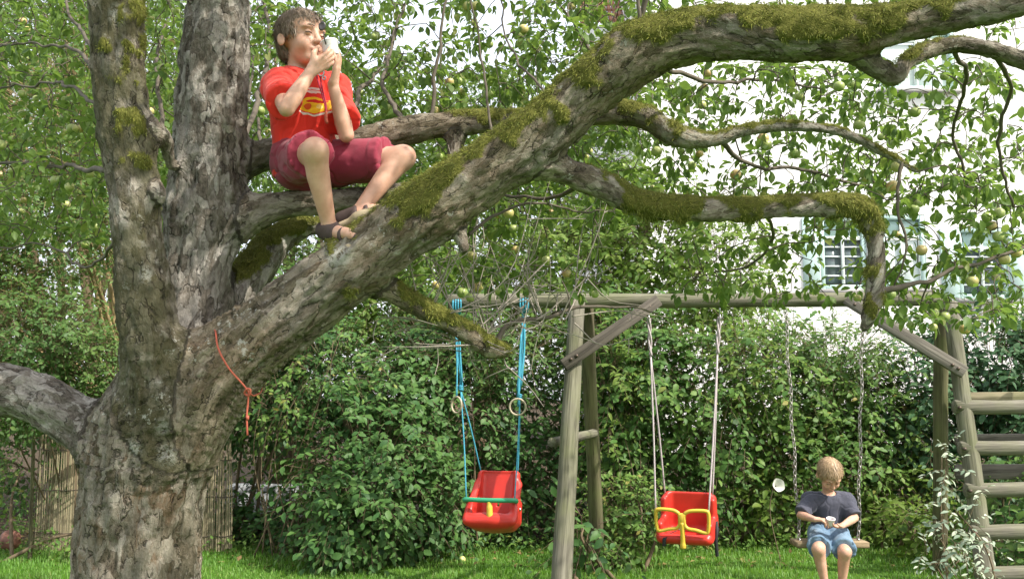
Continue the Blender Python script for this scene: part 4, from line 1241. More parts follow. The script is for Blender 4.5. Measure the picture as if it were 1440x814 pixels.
# ------------------------------------------------------------------ timber swing frame
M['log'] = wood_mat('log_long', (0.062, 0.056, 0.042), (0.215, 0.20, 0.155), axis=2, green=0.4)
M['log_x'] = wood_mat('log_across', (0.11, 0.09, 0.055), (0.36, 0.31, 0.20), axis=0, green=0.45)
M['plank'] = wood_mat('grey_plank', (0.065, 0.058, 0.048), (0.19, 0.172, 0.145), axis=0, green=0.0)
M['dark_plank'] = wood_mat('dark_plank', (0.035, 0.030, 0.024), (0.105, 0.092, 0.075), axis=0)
M['dark_log'] = wood_mat('shaded_log', (0.055, 0.045, 0.028), (0.16, 0.14, 0.085), axis=2, green=0.6)  # darker copy of the log timber, shade put into its colour
SY = 6.9
BZ = float(P(1000, 423, SY)[2])
frame_t = thing('swing_frame', 'weathered round timber swing frame with log ladder', 'swing frame', (float(P(1060, 500, SY)[0]), SY, 0))
def log(name, a, b, ra, rb=None, mat='log', sides=18, bend=0.006, seed=0, label=None, parent=None):
    """a round pole with its own frame so the grain runs along it"""
    a, b = np.asarray(a, float), np.asarray(b, float)
    L_ = np.linalg.norm(b - a)
    zax = (b - a) / L_
    t = np.linspace(0, 1, 14)
    pts = np.stack([bend * fbm(np.stack([t * 3, t * 0, t * 0], -1), 1, seed), bend * fbm(np.stack([t * 3, t * 0 + 5, t * 0], -1), 1, seed + 9), t * L_], -1)
    rad = np.linspace(ra, rb or ra, 14)
    pts = np.vstack([pts[0], pts, pts[-1]]); rad = np.concatenate([[rad[0] * 0.9], rad, [rad[-1] * 0.9]])
    pts[1, 2] += 0.006; pts[-2, 2] -= 0.006
    v, q, tt = tube(pts, rad, sides)
    v = v + np.stack([fbm(v, 9, seed + 3), fbm(v, 9, seed + 4), v[:, 0] * 0], -1) * ra * 0.06
    me = mesh(name, v, [q, tt]); me.materials.append(M[mat])
    rot = Vector((0, 0, 1)).rotation_difference(Vector(zax)).to_matrix()
    o = shared(name, me, parent or frame_t, a, rot)
    if label: o['label'] = label
    return o
def board(name, a, b, wd, th, mat='plank', normal=(0, -1, 0), label=None):
    a, b = np.asarray(a, float), np.asarray(b, float)
    L_ = np.linalg.norm(b - a)
    v, q = box((L_ / 2, 0, 0), (L_ / 2, wd / 2, th / 2), bev=0.004)
    me = mesh(name, v, list(q), False); me.materials.append(M[mat])
    x = (b - a) / L_
    nn = unit(np.asarray(normal, float) - x * np.dot(normal, x))
    rot = Matrix([list(r) for r in np.stack([x, np.cross(nn, x), nn], -1)])
    o = shared(name, me, frame_t, a, rot)
    if label: o['label'] = label
    return o
def foot(x, y, Y, z=-0.05):
    p = P(x, y, Y); p[2] = z
    return p
xl, xr = P(630, 430, SY)[0], P(1322, 420, SY)[0]
me_b = log('beam', (xl, SY, BZ - 0.005), (xr, SY, BZ + 0.01), 0.053, 0.05, 'log', 20, 0.012, 3, 'long horizontal top beam')
# left pair of posts
log('post', foot(784, 860, 6.05), P(812, 424, 6.80), 0.066, 0.055, 'log', seed=11)
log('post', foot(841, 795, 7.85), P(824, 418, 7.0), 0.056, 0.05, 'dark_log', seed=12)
log('crossbar', P(776, 622, 6.5) , P(836, 608, 7.36), 0.032, 0.032, 'log', seed=13)
# right pair and the ladder
ftR = foot(1395, 880, 6.35)
log('post', ftR, P(1336, 425, 6.78), 0.064, 0.05, 'log', seed=14)
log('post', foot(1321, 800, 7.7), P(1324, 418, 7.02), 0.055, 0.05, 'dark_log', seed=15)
fx = lambda y: 1336 + (1388 - 1336) * (y - 425) / (814 - 425)
def fY(y): return 6.78 + (6.40 - 6.78) * (y - 425) / (814 - 425)
for k, y in enumerate((573, 631, 690, 749, 807)):
    Y = fY(y) - 0.02
    a = P(fx(y) - 14, y, Y)
    log('rung', a, (a[0] + 1.25, Y, a[2] + 0.02), 0.048, 0.048, 'log', seed=20 + k)
far = P(1350, 600, 6.6)[0] + 1.1
log('post', (far + 0.22, 6.35, -0.05), (far, 6.78, BZ), 0.06, 0.05, 'log', seed=30)
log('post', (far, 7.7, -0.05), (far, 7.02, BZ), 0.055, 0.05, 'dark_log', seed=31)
for k, (y, Y, th) in enumerate(((562, 7.25, 0.05), (617, 7.40, 0.05), (662, 7.55, 0.07))):
    a = P(1335, y, Y)
    board('rear_rail', (a[0], Y - 0.09, a[2]), (a[0] + 1.35, Y - 0.09, a[2] + 0.01), 0.11 if k != 1 else 0.08, 0.03, 'plank' if k else 'log_x')
# braces, bolted on the camera side of the beam
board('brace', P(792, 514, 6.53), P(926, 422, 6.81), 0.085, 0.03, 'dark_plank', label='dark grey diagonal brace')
board('brace', P(1190, 420, 6.81), P(1357, 524, 6.56), 0.085, 0.03, 'plank', label='pale grey diagonal brace on the ladder side')

M['bolt'] = plain('rusty_bolt', (0.10, 0.075, 0.06), 0.5, 0.5, 0.4, 60, metal=0.7)
for x_, y_, Y_ in ((803, 505, 6.53), (811, 500, 6.545), (914, 431, 6.775), (1202, 428, 6.775), (1340, 513, 6.565), (1348, 518, 6.555), (1350, 573, fY(573) - 0.08), (1357, 631, fY(631) - 0.08), (1365, 690, fY(690) - 0.08), (1373, 749, fY(749) - 0.08)):
    p_ = P(x_, y_, Y_)
    v, q, t = tube([p_ + np.array((0, 0.03, 0)), p_ + np.array((0, -0.004, 0)), p_ + np.array((0, -0.008, 0))], [0.011, 0.011, 0.007], 8)
    obj('bolt', v, [q, t], M['bolt'], frame_t)
# ------------------------------------------------------------------ swings
M['blue_rope'] = plain('blue_rope', (0.06, 0.30, 0.42), 0.7, 0.3, 0.25, 90, 0.4)
M['pale_rope'] = plain('pale_rope', (0.42, 0.36, 0.37), 0.8, 0.2, 0.35, 120, 0.5)
M['red_plastic'] = plain('red_plastic', (0.50, 0.030, 0.020), 0.38, 0.45, 0.3, 11)
M['yellow_plastic'] = plain('yellow_plastic', (0.58, 0.40, 0.045), 0.42, 0.45, 0.22, 14)
M['green_plastic'] = plain('green_plastic', (0.03, 0.26, 0.13), 0.35, 0.5, 0.15, 5)
M['strap'] = plain('black_strap', (0.02, 0.02, 0.022), 0.7, 0.3, 0.2, 50)
M['ring_wood'] = plain('pale_ring', (0.40, 0.34, 0.24), 0.5, 0.4, 0.2, 30)
M['chain_metal'] = plain('worn_chain', (0.36, 0.33, 0.31), 0.45, 0.5, 0.35, 60, 0.2, metal=0.8)
M['steel'] = plain('steel', (0.5, 0.5, 0.5), 0.3, 0.5, 0.2, 40, metal=0.9)
def torus(c, Rr, r, axis, n=28, m=8, st=1.0, arc=1.0):
    """ring (or part of one) round axis; st stretches it along its first direction"""
    ax = unit(axis)
    u = unit(np.cross(ax, (0.31, 0.2, 0.9))); v_ = np.cross(ax, u)
    if st != 1.0:
        u = unit(np.array((0, 0, 1.0)) - ax * ax[2]); v_ = np.cross(ax, u)
    k = n if arc < 1 else n + 1
    th = np.linspace(0, 2 * math.pi * arc, n + 1)
    pts = np.array([np.asarray(c) + Rr * (math.cos(a) * u * st + math.sin(a) * v_) for a in th])
    return tube(pts, r, m, cap=arc < 1)
def rope(name, rows, r, mat, parent, sides=7):
    pts = spline([P(*q) for q in rows], 6)
    v, q, t = tube(pts, r, sides)
    return obj(name, v, [q, t], mat, parent)

# --- bucket swing on blue ropes
c = P(696, 703, SY)
sw = thing('bucket_swing', 'tall red bucket swing with green bar, hanging on blue ropes', 'swing', tuple(c))
yaw = Matrix.Rotation(R(-12), 3, 'Z') @ Matrix.Rotation(R(-14), 3, 'X')     # hangs tipped back a little
Rm = np.array(yaw)
def seat_field(prs, subs, h=0.0045, k=0.03):
    f = Field((-0.26, -0.26, -0.3), (0.26, 0.26, 0.3), h)
    for p in prs: f.add(p, k)
    for p in subs: f.sub(p, 0.012)
    v, q = f.mesh()
    return relax(v, q, 3, 0.5), q
# local: x across, y towards the back, z up
prs = [rbox((0, 0.085, 0.035), (0.152, 0.040, 0.185), 0.036),            # back
       rbox((0, -0.02, -0.150), (0.160, 0.130, 0.055), 0.05), ell((0, -0.02, -0.150), (0.165, 0.150, 0.072)),           # pan
       rbox((-0.150, 0.0, -0.075), (0.024, 0.110, 0.085), 0.022), rbox((0.150, 0.0, -0.075), (0.024, 0.110, 0.085), 0.022),
       cone((-0.148, 0.07, 0.12), (-0.16, -0.11, -0.12), 0.024, 0.026), cone((0.148, 0.07, 0.12), (0.16, -0.11, -0.12), 0.024, 0.026),
       cone((-0.15, -0.13, -0.155), (0.15, -0.13, -0.155), 0.036, 0.036)]
subs = [rbox((0, 0.010, 0.04), (0.118, 0.088, 0.19), 0.04), rbox((0, -0.03, -0.11), (0.128, 0.095, 0.055), 0.03),
        rbox((0, 0.058, 0.03), (0.108, 0.02, 0.15), 0.015), rbox((0, 0.08, -0.01), (0.006, 0.09, 0.018), 0.003)]
v, q = seat_field(prs, subs)
seat = obj('seat', v @ Rm.T + c, q, M['red_plastic'], sw)
def loc(p): return np.asarray(p, float) @ Rm.T + c
barp = spline([loc((-0.172, -0.10, -0.02)), loc((-0.165, -0.155, -0.02)), loc((0, -0.172, -0.025)), loc((0.165, -0.155, -0.02)), loc((0.172, -0.10, -0.02))], 7)
v, q, t = tube(barp, 0.0165, 10)
obj('bar', v, [q, t], M['green_plastic'], sw)
v, q, t = tube(spline([loc((0.0, -0.168, -0.03)), loc((0.004, -0.160, -0.09)), loc((0.006, -0.145, -0.15))], 5), [0.017] * 3 + [0.021] * 4 + [0.023] * 4, 10)
obj('crotch_post', v, [q, t], M['yellow_plastic'], sw)
for sx in (-1, 1):
    v, q, t = tube([loc((sx * 0.176, -0.02, -0.06)), loc((sx * 0.19, -0.02, -0.06))], 0.012, 10)
    obj('knob', v, [q, t], M['steel'], sw)
FL, FR = loc((-0.168, -0.14, -0.015)), loc((0.168, -0.14, -0.015))
BL, BR = loc((-0.13, 0.10, 0.19)), loc((0.13, 0.10, 0.19))
def straight(name, a, b, r, mat, parent, sag=0.0):
    a, b = np.asarray(a, float), np.asarray(b, float)
    pts = spline([a, (a + b) / 2 + np.array((sag, 0, 0)), b], 5)
    v, q, t = tube(pts, r, 7)
    return obj(name, v, [q, t], mat, parent)
JL, JR = P(648, 548, SY), P(731, 560, SY)
for e, J in ((FL, JL), (BL, JL), (FR, JR), (BR, JR)): straight('rope', J, e, 0.0048, M['blue_rope'], sw, 0.004)
for J, top, x0 in ((JL, P(643, 430, SY), 643), (JR, P(737, 428, SY), 737)):
    m_ = MB()
    for k in range(5):                                                    # the shortened bundle of rope
        o1, o2 = rng.normal(size=3) * 0.010, rng.normal(size=3) * 0.012
        m_.tube(spline([top + np.array((0, 0, -0.03)) + o1 * 0.5, (top * 0.55 + J * 0.45) + o2, J + o1 * np.array((1, 1, 3)) + np.array((0, 0, 0.03 * (k % 3)))], 6), 0.0062, 6)
    for k in range(4):
        m_.add(*torus(top + np.array((0.012 * (k - 1.5), 0, 0)), 0.058, 0.006, (1, 0.12 * (k - 1.5), 0), 20, 6)[:2])
    for k in range(3): m_.add(*torus(J + np.array((0, 0, 0.012 * k)), 0.012, 0.006, (0.1, 0.2, 1), 12, 6)[:2])
    m_.build('rope_bundle', M['blue_rope'], sw)
for x0, y0, ax, Jx in ((642, 569, (0.75, 0.66, 0), 641), (728, 572, (0.10, 1, 0.05), 729)):
    rc = P(x0, y0, SY - 0.03)
    v, q, t = torus(rc, 0.056, 0.0068, ax, 30, 8)
    obj('ring', v, q, M['ring_wood'], sw)
straight('rope', P(641, 470, SY - 0.01), P(642, 558, SY - 0.03), 0.006, M['blue_rope'], sw, 0.006)
straight('rope', P(733, 470, SY - 0.01), P(729, 560, SY - 0.03), 0.006, M['blue_rope'], sw, -0.004)

# --- bucket swing with the yellow guard
c = P(966, 728, SY)
sw = thing('bucket_swing', 'low red bucket swing with yellow guard, hanging on pale ropes', 'swing', tuple(c))
Rm = np.array(Matrix.Rotation(R(-20), 3, 'Z') @ Matrix.Rotation(R(8), 3, 'X'))
prs = [rbox((0, 0.11, 0.03), (0.175, 0.034, 0.125), 0.03),
       rbox((0, -0.005, -0.115), (0.18, 0.145, 0.036), 0.034),
       rbox((-0.168, 0.0, -0.07), (0.025, 0.135, 0.07), 0.022), rbox((0.168, 0.0, -0.07), (0.025, 0.135, 0.07), 0.022),
       rbox((-0.168, 0.085, 0.02), (0.022, 0.05, 0.11), 0.02), rbox((0.168, 0.085, 0.02), (0.022, 0.05, 0.11), 0.02),
       cone((-0.15, -0.14, -0.105), (0.15, -0.14, -0.105), 0.03, 0.03)]
subs = [rbox((0, 0.035, 0.05), (0.140, 0.075, 0.16), 0.04), rbox((0, -0.01, -0.06), (0.138, 0.115, 0.05), 0.03)]
v, q = seat_field(prs, subs, k=0.02)
obj('seat', v @ Rm.T + c, q, M['red_plastic'], sw)
g = MB()
yb = -0.165
def gp(x, z, bow=0.0): return loc((x, yb - 0.02 + 0.25 * x * x - bow, z))
for sx in (-1, 1):
    ring_pts = [(0.018, 0.078), (0.05, 0.096), (0.10, 0.102), (0.160, 0.100), (0.176, 0.085), (0.178, 0.03), (0.170, -0.035), (0.150, -0.046), (0.09, -0.030), (0.04, -0.022), (0.018, 0.0), (0.013, 0.04), (0.018, 0.078)]
    pts = spline([gp(sx * a, b) for a, b in ring_pts], 4)
    g.tube(pts, 0.0125, 8)
v2, q2 = box((0, 0, 0), (0.026, 0.012, 0.052), bev=0.008)
g.add(v2 @ Rm.T + gp(0, 0.03), q2[0], q2[1])
g.build('guard', M['yellow_plastic'], sw)
g = MB().tube(spline([gp(0, 0.02), gp(0, -0.05), gp(0.0, -0.12), gp(0.0, -0.155)], 4), [0.017] * 9 + [0.021] * 4, 9)
g.build('crotch_post', M['yellow_plastic'], sw)
for sx in (-1, 1):
    v2, q2, t2 = tube([loc((sx * 0.05, -0.02, -0.082)), loc((sx * 0.05, -0.02, -0.066))], 0.013, 10)
    obj('rivet', v2, [q2, t2], M['steel'], sw)
def ribbon(pts, wd, across):
    p = spline(pts, 6); a = unit(np.asarray(across, float)) * wd / 2
    v = np.concatenate([p - a, p + a, p - a + np.array((0, 0.0025, 0)), p + a + np.array((0, 0.0025, 0))]); n = len(p)
    i = np.arange(n - 1)
    q = np.concatenate([np.stack([i, i + 1, n + i + 1, n + i], -1), np.stack([2 * n + i, 3 * n + i, 3 * n + i + 1, 2 * n + i + 1], -1), np.stack([i, 2 * n + i, 2 * n + i + 1, i + 1], -1), np.stack([n + i, n + i + 1, 3 * n + i + 1, 3 * n + i], -1)])
    return v, q
for rows, wd in (([loc((0.196, 0.02, -0.02)), loc((0.205, -0.03, -0.075)), loc((0.20, -0.05, -0.14)), loc((0.205, -0.05, -0.24))], 0.024),
                 ([loc((-0.06, -0.05, -0.075)), loc((-0.105, -0.13, -0.082)), loc((-0.125, -0.176, -0.10)), loc((-0.13, -0.178, -0.15))], 0.026)):
    v2, q2 = ribbon(rows, wd, (0.9, -0.35, 0.2))
    obj('strap', v2, q2, M['strap'], sw)
TL, TR = P(912, 435, SY), P(1012, 434, SY)
KL, KR = P(915, 500, SY), P(1009, 497, SY)
for J, a in ((KL, gp(-0.178, 0.08)), (KL, loc((-0.165, 0.10, 0.13))), (KR, gp(0.178, 0.08)), (KR, loc((0.165, 0.10, 0.13)))):
    straight('rope', J, a, 0.0062, M['pale_rope'], sw, 0.003)
for J, T in ((KL, TL), (KR, TR)):
    m_ = MB()
    for k in range(3):                                                   # twisted double rope above the knot
        th = np.linspace(0, 5.5 + k, 22)
        cl = T[None] * (1 - np.linspace(0.18, 1, 22)[:, None]) + J[None] * np.linspace(0.18, 1, 22)[:, None]
        m_.tube(cl + 0.009 * np.stack([np.cos(th + k * 2.1), np.sin(th + k * 2.1), 0 * th], -1), 0.0068, 6)
    m_.build('rope_bundle', M['pale_rope'], sw)
    m_ = MB()
    m_.add(*torus(T + np.array((0, 0, -0.065)), 0.016, 0.005, (1, 0, 0), 14, 6, 1.6)[:2])
    m_.tube([T + np.array((0, 0, -0.04)), T + np.array((0, 0, 0.03))], 0.006, 7)
    m_.build('hook', M['steel'], sw)

# --- plank swing on chains
SEAT_TOP = float(P(1166, 759, SY)[2])
M['seat_board'] = wood_mat('seat_board', (0.12, 0.085, 0.05), (0.34, 0.26, 0.16), axis=0)
pc = P(1166, 764, SY); pc[2] = SEAT_TOP - 0.02
sw = thing('plank_swing', 'wooden plank swing seat hanging on long metal chains', 'swing', tuple(pc))
v, q = box(pc, (0.245, 0.095, 0.02), bev=0.005)
obj('seat_board', v, list(q), M['seat_board'], sw, smooth=False)
def chain(a, b):
    a, b = np.asarray(a, float), np.asarray(b, float)
    L_ = np.linalg.norm(b - a); d = (b - a) / L_
    n = int(L_ / 0.031)
    m_ = MB()
    ph = np.linspace(0, 2 * math.pi, 11)
    sag = unit(np.cross(d, (0, 1, 0)))
    for k in range(n):
        cc = a + (b - a) * ((k + 0.5) / n) + sag * 0.006 * math.sin(k * 0.45)
        s1 = unit(np.cross(d, (1, 0.4, 0) if k % 2 else (-0.4, 1, 0)))
        pts = np.array([cc + d * 0.0205 * math.cos(t) + s1 * 0.0105 * math.sin(t) for t in ph])
        m_.add(*tube(pts, 0.0038, 5, cap=False)[:2])
    return m_
for xt, xb in ((1104, 1124), (1213, 1207)):
    T = P(xt, 434, SY); B_ = P(xb, 757, SY); B_[2] = SEAT_TOP
    ch = chain(T, B_).build('chain', M['chain_metal'], sw)
    m_ = MB().tube([T + np.array((0, 0, -0.01)), T + np.array((0, 0, 0.05))], 0.006, 7).add(*torus(B_ + np.array((0, 0, 0.0)), 0.012, 0.005, (1, 0, 0), 12, 6)[:2])
    m_.build('eye_bolt', M['steel'], ch)

# ------------------------------------------------------------------ reed screen, stake, stone edging, flower
M['reed'] = leaf_mat('dry_reed', [(0, (0.17, 0.14, 0.085)), (0.5, (0.29, 0.24, 0.155)), (1, (0.40, 0.34, 0.22))], 0.1, (0.3, 0.22, 0.1), 0.7)
M['wire'] = plain('rusty_wire', (0.06, 0.045, 0.035), 0.7, 0.3)
def reed_screen(x0, x1, ytop, Y, label, bulge):
    a, b = P(x0, 700, Y), P(x1, 700, Y)
    zt = P(x0, ytop, Y)[2]
    n = int((b[0] - a[0]) / 0.0085)
    t = thing('reed_screen', label, 'reed screen', ((a[0] + b[0]) / 2, Y, 0))
    for layer in (0,):
        V, F, rn = [], [], []
        for k in range(n):
            u = k / (n - 1)
            x = a[0] + (b[0] - a[0]) * u + rng.normal() * 0.002
            y = Y - bulge * math.sin(math.pi * u) + rng.normal() * 0.004
            tilt = rng.normal() * 0.012 + (u - 0.5) * -0.05
            top = zt + rng.normal() * 0.018
            p = np.array([(x, y, -0.01), (x + tilt * 0.4 + rng.normal() * .003, y, top * 0.5), (x + tilt, y + rng.normal() * 0.005, top)])
            v, q, tt = tube(p, [0.0048, 0.0044, 0.0034], 5)
            V.append(v); F.append(np.vstack([q]) + sum(len(z) for z in V[:-1])); rn.append(np.full(len(v), rng.random()))
        obj('reeds', np.concatenate(V), np.concatenate(F), M['reed'], t, attrs={'rnd': np.concatenate(rn)}, kind='stuff')
    for h in (0.14, 0.5, 0.84):
        u = np.linspace(0, 1, 16)
        pts = np.stack([a[0] + (b[0] - a[0]) * u, Y - bulge * np.sin(math.pi * u) - 0.008, np.full(16, zt * h) + 0.004 * np.sin(u * 20)], -1)
        v, q, tt = tube(pts, 0.0035, 5)
        obj('binding_wire', v, [q, tt], M['wire'], t)
reed_screen(50, 135, 606, 8.8, 'dry reed screen beside the ball, weeds at its foot', 0.04)
reed_screen(235, 328, 622, 8.7, 'dry reed screen showing between apple trunk and dark shrubs', 0.05)
st = thing('garden_stake', 'thin brown wooden stake standing in lawn before the reed screen', 'stake', (float(P(43, 780, 8.2)[0]), 8.2, 0))
log('stake_pole', (P(43, 780, 8.2)[0], 8.2, -0.05), P(46, 600, 8.2), 0.018, 0.014, 'dark_log', 10, 0.02, 41, parent=st)
M['stone'] = plain('grey_stone', (0.36, 0.37, 0.38), 0.85, 0.2, 0.25, 14, 0.4)
sp = P(380, 684, 10.3)
sl_t = thing('stone_edging', 'grey stone slabs seen through the gap in the shrubs', 'edging', (float(sp[0]), 10.3, 0))
for k in range(3):
    v, q = box((sp[0] - 0.28 + k * 0.29, 10.3 + rng.normal() * .02, sp[2] / 2 + rng.normal() * 0.008), (0.138, 0.14, sp[2] / 2 + 0.02), bev=0.012)
    obj('slab', v, list(q), M['stone'], sl_t, smooth=False)
shrub('fern', 'bright green fern lit by sun behind the stone slabs', 'fern', [lump(385, 650, 10.8, 30, .15, 24), lump(420, 640, 10.9, 20, .15, 26)], M['light_leaf'], 0.10, 60, tm=T_LONG, per=9, stems=3, parts=40)
# white trumpet flower in the hedge
fc = P(1094, 682, 8.05)
M['petal'] = leaf_mat('white_petal', [(0, (0.72, 0.70, 0.64)), (1, (0.80, 0.78, 0.74))], 0.12, (0.8, 0.78, 0.7), 0.6, 0.2)
fl = thing('bindweed_flower', 'single white trumpet flower on a stalk before the green hedge', 'flower', (float(fc[0]), 8.05, 0))
Fm = frame((0.25, -0.9, 0.25))
for k in range(5):
    V = []
    for i in range(5):
        u = i / 4
        for j in range(5):
            an = (k + j / 4) * 2 * math.pi / 5
            r_ = 0.006 + 0.050 * u ** 1.4 * (1 - 0.10 * abs(j - 2) / 2 * u)
            V.append(fc + Fm @ np.array((0.075 * u - 0.05 - 0.01 * u ** 4, r_ * math.cos(an), r_ * math.sin(an))))
    Q = [(i * 5 + j, i * 5 + j + 1, (i + 1) * 5 + j + 1, (i + 1) * 5 + j) for i in range(4) for j in range(4)]
    obj('petal', V, np.array(Q), M['petal'], fl)
v, q, t = tube(spline([np.array((fc[0] + 0.03, 8.12, -0.02)), np.array((fc[0] - 0.04, 8.16, fc[2] * 0.6)), fc + Fm @ np.array((-0.09, 0, -0.02)), fc + Fm @ np.array((-0.045, 0, 0))], 6), 0.004, 6)
obj('stalk', v, [q, t], M['stem'], fl)

# ------------------------------------------------------------------ the two boys
def skin_mat():
    m, t, b, o = new_mat('skin')
    v = mapped(t, (1, 1, 1))
    n = noise(t, v, 13, 6, 0.65)
    c = ramp(t, n, [(0.28, (0.40, 0.215, 0.140)), (0.55, (0.52, 0.305, 0.215)), (0.75, (0.60, 0.365, 0.27))])
    t.links.new(c, b.inputs['Base Color'])
    b.inputs['Roughness'].default_value = 0.5
    b.inputs['Specular IOR Level'].default_value = 0.35
    b.inputs['Subsurface Weight'].default_value = 0.15
    b.inputs['Subsurface Radius'].default_value = (0.02, 0.007, 0.004)
    b.inputs['Subsurface Scale'].default_value = 0.4
    bump(t, b, noise(t, v, 180, 3), 0.08, 0.002)
    return m
def cloth_mat(name, c, print_=False, denim=False):
    m, t, b, o = new_mat(name)
    v = mapped(t, (1, 1, 1))
    n = noise(t, v, 16, 4)
    cc = mixc(t, n, tuple(x * 0.82 for x in c), tuple(min(1, x * 1.12) for x in c))
    if denim:
        w1 = noise(t, mapped(t, (1, 1, 0.15)), 240, 3, 0.7)
        cc = mixc(t, math_(t, 'MULTIPLY', w1, 0.55), cc, tuple(min(1, x * 1.7) for x in c))
        fade = ramp(t, noise(t, v, 11, 3), [(0.45, (0, 0, 0)), (0.65, (0.6, 0.6, 0.6))])
        cc = mixc(t, fade, cc, (0.18, 0.26, 0.34))
    if print_:
        a = N(t, 'ShaderNodeAttribute', attribute_name='pco').outputs['Vector']
        s = N(t, 'ShaderNodeSeparateXYZ', {0: a})
        wob = math_(t, 'MULTIPLY', math_(t, 'SUBTRACT', noise(t, a, 30, 3), 0.5), 0.014)
        lx = math_(t, 'ADD', s.outputs[1], wob); lz = math_(t, 'ADD', s.outputs[2], wob)
        def oval(cx, cz, rx, rz):
            d1 = math_(t, 'POWER', math_(t, 'DIVIDE', math_(t, 'SUBTRACT', lx, cx), rx), 2.0)
            d2 = math_(t, 'POWER', math_(t, 'DIVIDE', math_(t, 'SUBTRACT', lz, cz), rz), 2.0)
            return math_(t, 'MULTIPLY', math_(t, 'LESS_THAN', math_(t, 'ADD', d1, d2), 1.0), math_(t, 'GREATER_THAN', s.outputs[0], -0.08))
        cc = mixc(t, oval(0.012, -0.004, 0.066, 0.036), cc, (0.66, 0.62, 0.56))
        cc = mixc(t, oval(0.012, 0.001, 0.064, 0.034), cc, c)
        cc = mixc(t, oval(0.012, -0.002, 0.058, 0.027), cc, (0.78, 0.46, 0.02))
        cc = mixc(t, oval(0.020, 0.010, 0.040, 0.006), cc, (0.55, 0.02, 0.015))
        cc = mixc(t, oval(-0.012, -0.008, 0.013, 0.010), cc, (0.62, 0.10, 0.02))
        cc = mixc(t, oval(0.030, -0.008, 0.012, 0.009), cc, (0.80, 0.62, 0.20))
        cc = mixc(t, oval(0.010, 0.052, 0.042, 0.0045), cc, (0.70, 0.55, 0.52))
        cc = mixc(t, oval(0.012, 0.041, 0.046, 0.004), cc, (0.70, 0.55, 0.52))
    t.links.new(cc, b.inputs['Base Color'])
    b.inputs['Roughness'].default_value = 0.85
    b.inputs['Specular IOR Level'].default_value = 0.2
    b.inputs['Sheen Weight'].default_value = 0.15
    bump(t, b, math_(t, 'ADD', noise(t, v, 28, 4), math_(t, 'MULTIPLY', noise(t, v, 500, 2), 0.2)), 0.35, 0.006)
    return m
M['skin'] = skin_mat()
M['lip'] = plain('lip', (0.45, 0.17, 0.13), 0.5, 0.4, 0.1)
M['red_cloth'] = cloth_mat('red_shirt', (0.66, 0.035, 0.022), True)
M['wine_cloth'] = cloth_mat('wine_shorts', (0.235, 0.028, 0.050))
M['navy_cloth'] = cloth_mat('slate_shirt', (0.060, 0.062, 0.085))
M['denim'] = cloth_mat('denim', (0.085, 0.145, 0.215), False, True)
M['hair_brown'] = plain('brown_hair', (0.185, 0.135, 0.094), 0.55, 0.4, 0.4, 60)
M['hair_blond'] = plain('fair_hair', (0.33, 0.225, 0.13), 0.5, 0.4, 0.35, 60)
M['dark_brown'] = plain('dark_brown', (0.03, 0.018, 0.012), 0.4, 0.5, 0.2)
M['sandal'] = plain('sandal_leather', (0.065, 0.045, 0.04), 0.7, 0.3, 0.4, 40, 0.3)
M['sole'] = plain('sandal_sole', (0.36, 0.29, 0.19), 0.8, 0.2, 0.25, 25, 0.2)
M['white_tub'] = plain('white_tub', (0.72, 0.70, 0.70), 0.4, 0.4, 0.04)
M['spoon'] = plain('dark_spoon', (0.035, 0.03, 0.03), 0.3, 0.5, 0.2)

def capped(pr, pt, nrm):
    pt, nrm = np.asarray(pt, float), unit(nrm)
    f0 = pr[0]
    return (lambda p: np.maximum(f0(p), (p - pt) @ nrm)), pr[1], pr[2]
def hand_prims(wrist, to, palm_to, side, curl, spread=0.0115, s=1.0, thumb_in=0.4):
    """palm, four fingers of three bones, a thumb from the side of the palm"""
    w_ = np.asarray(wrist, float)
    fd = unit(np.asarray(to, float) - w_)
    pn = np.asarray(palm_to, float) - (w_ + fd * 0.05)
    pn = unit(pn - fd * np.dot(pn, fd))
    lt = np.cross(fd, pn) * side
    palm, fing = [], []
    for i, (ln, off) in enumerate(((0.92, 1.5), (1.0, 0.5), (0.94, -0.5), (0.76, -1.5))):
        base = w_ + fd * (0.060 - 0.004 * abs(off - 0.3)) * s + lt * off * spread * 1.05 * s
        palm.append(cone(w_ + fd * 0.008 * s + lt * off * 0.0075 * s, base, 0.0118 * s, 0.0092 * s))
        p0, ang = base, 0.0
        d = unit(fd + lt * off * 0.05)
        for j, (bl, r0, r1) in enumerate(((0.030, 0.0080, 0.0073), (0.020, 0.0073, 0.0068), (0.016, 0.0068, 0.0056))):
            ang += curl[j] * (1 + 0.12 * (i - 1))
            dd = d * math.cos(ang) + pn * math.sin(ang)
            p1 = p0 + dd * bl * ln * s
            fing.append(cone(p0, p1, r0 * s, r1 * s))
            p0 = p1
    tb = w_ + fd * 0.018 * s + lt * 0.016 * s
    t1 = tb + unit(fd * 0.65 + lt * 0.75 + pn * 0.25) * 0.034 * s
    t2 = t1 + unit(fd * 0.9 + lt * 0.2 + pn * thumb_in) * 0.024 * s
    t3 = t2 + unit(fd * 0.8 - lt * 0.1 + pn * (thumb_in + 0.3)) * 0.017 * s
    return palm, [cone(tb, t1, 0.0125 * s, 0.0095 * s), cone(t1, t2, 0.0092 * s, 0.008 * s), cone(t2, t3, 0.008 * s, 0.0062 * s)], fing

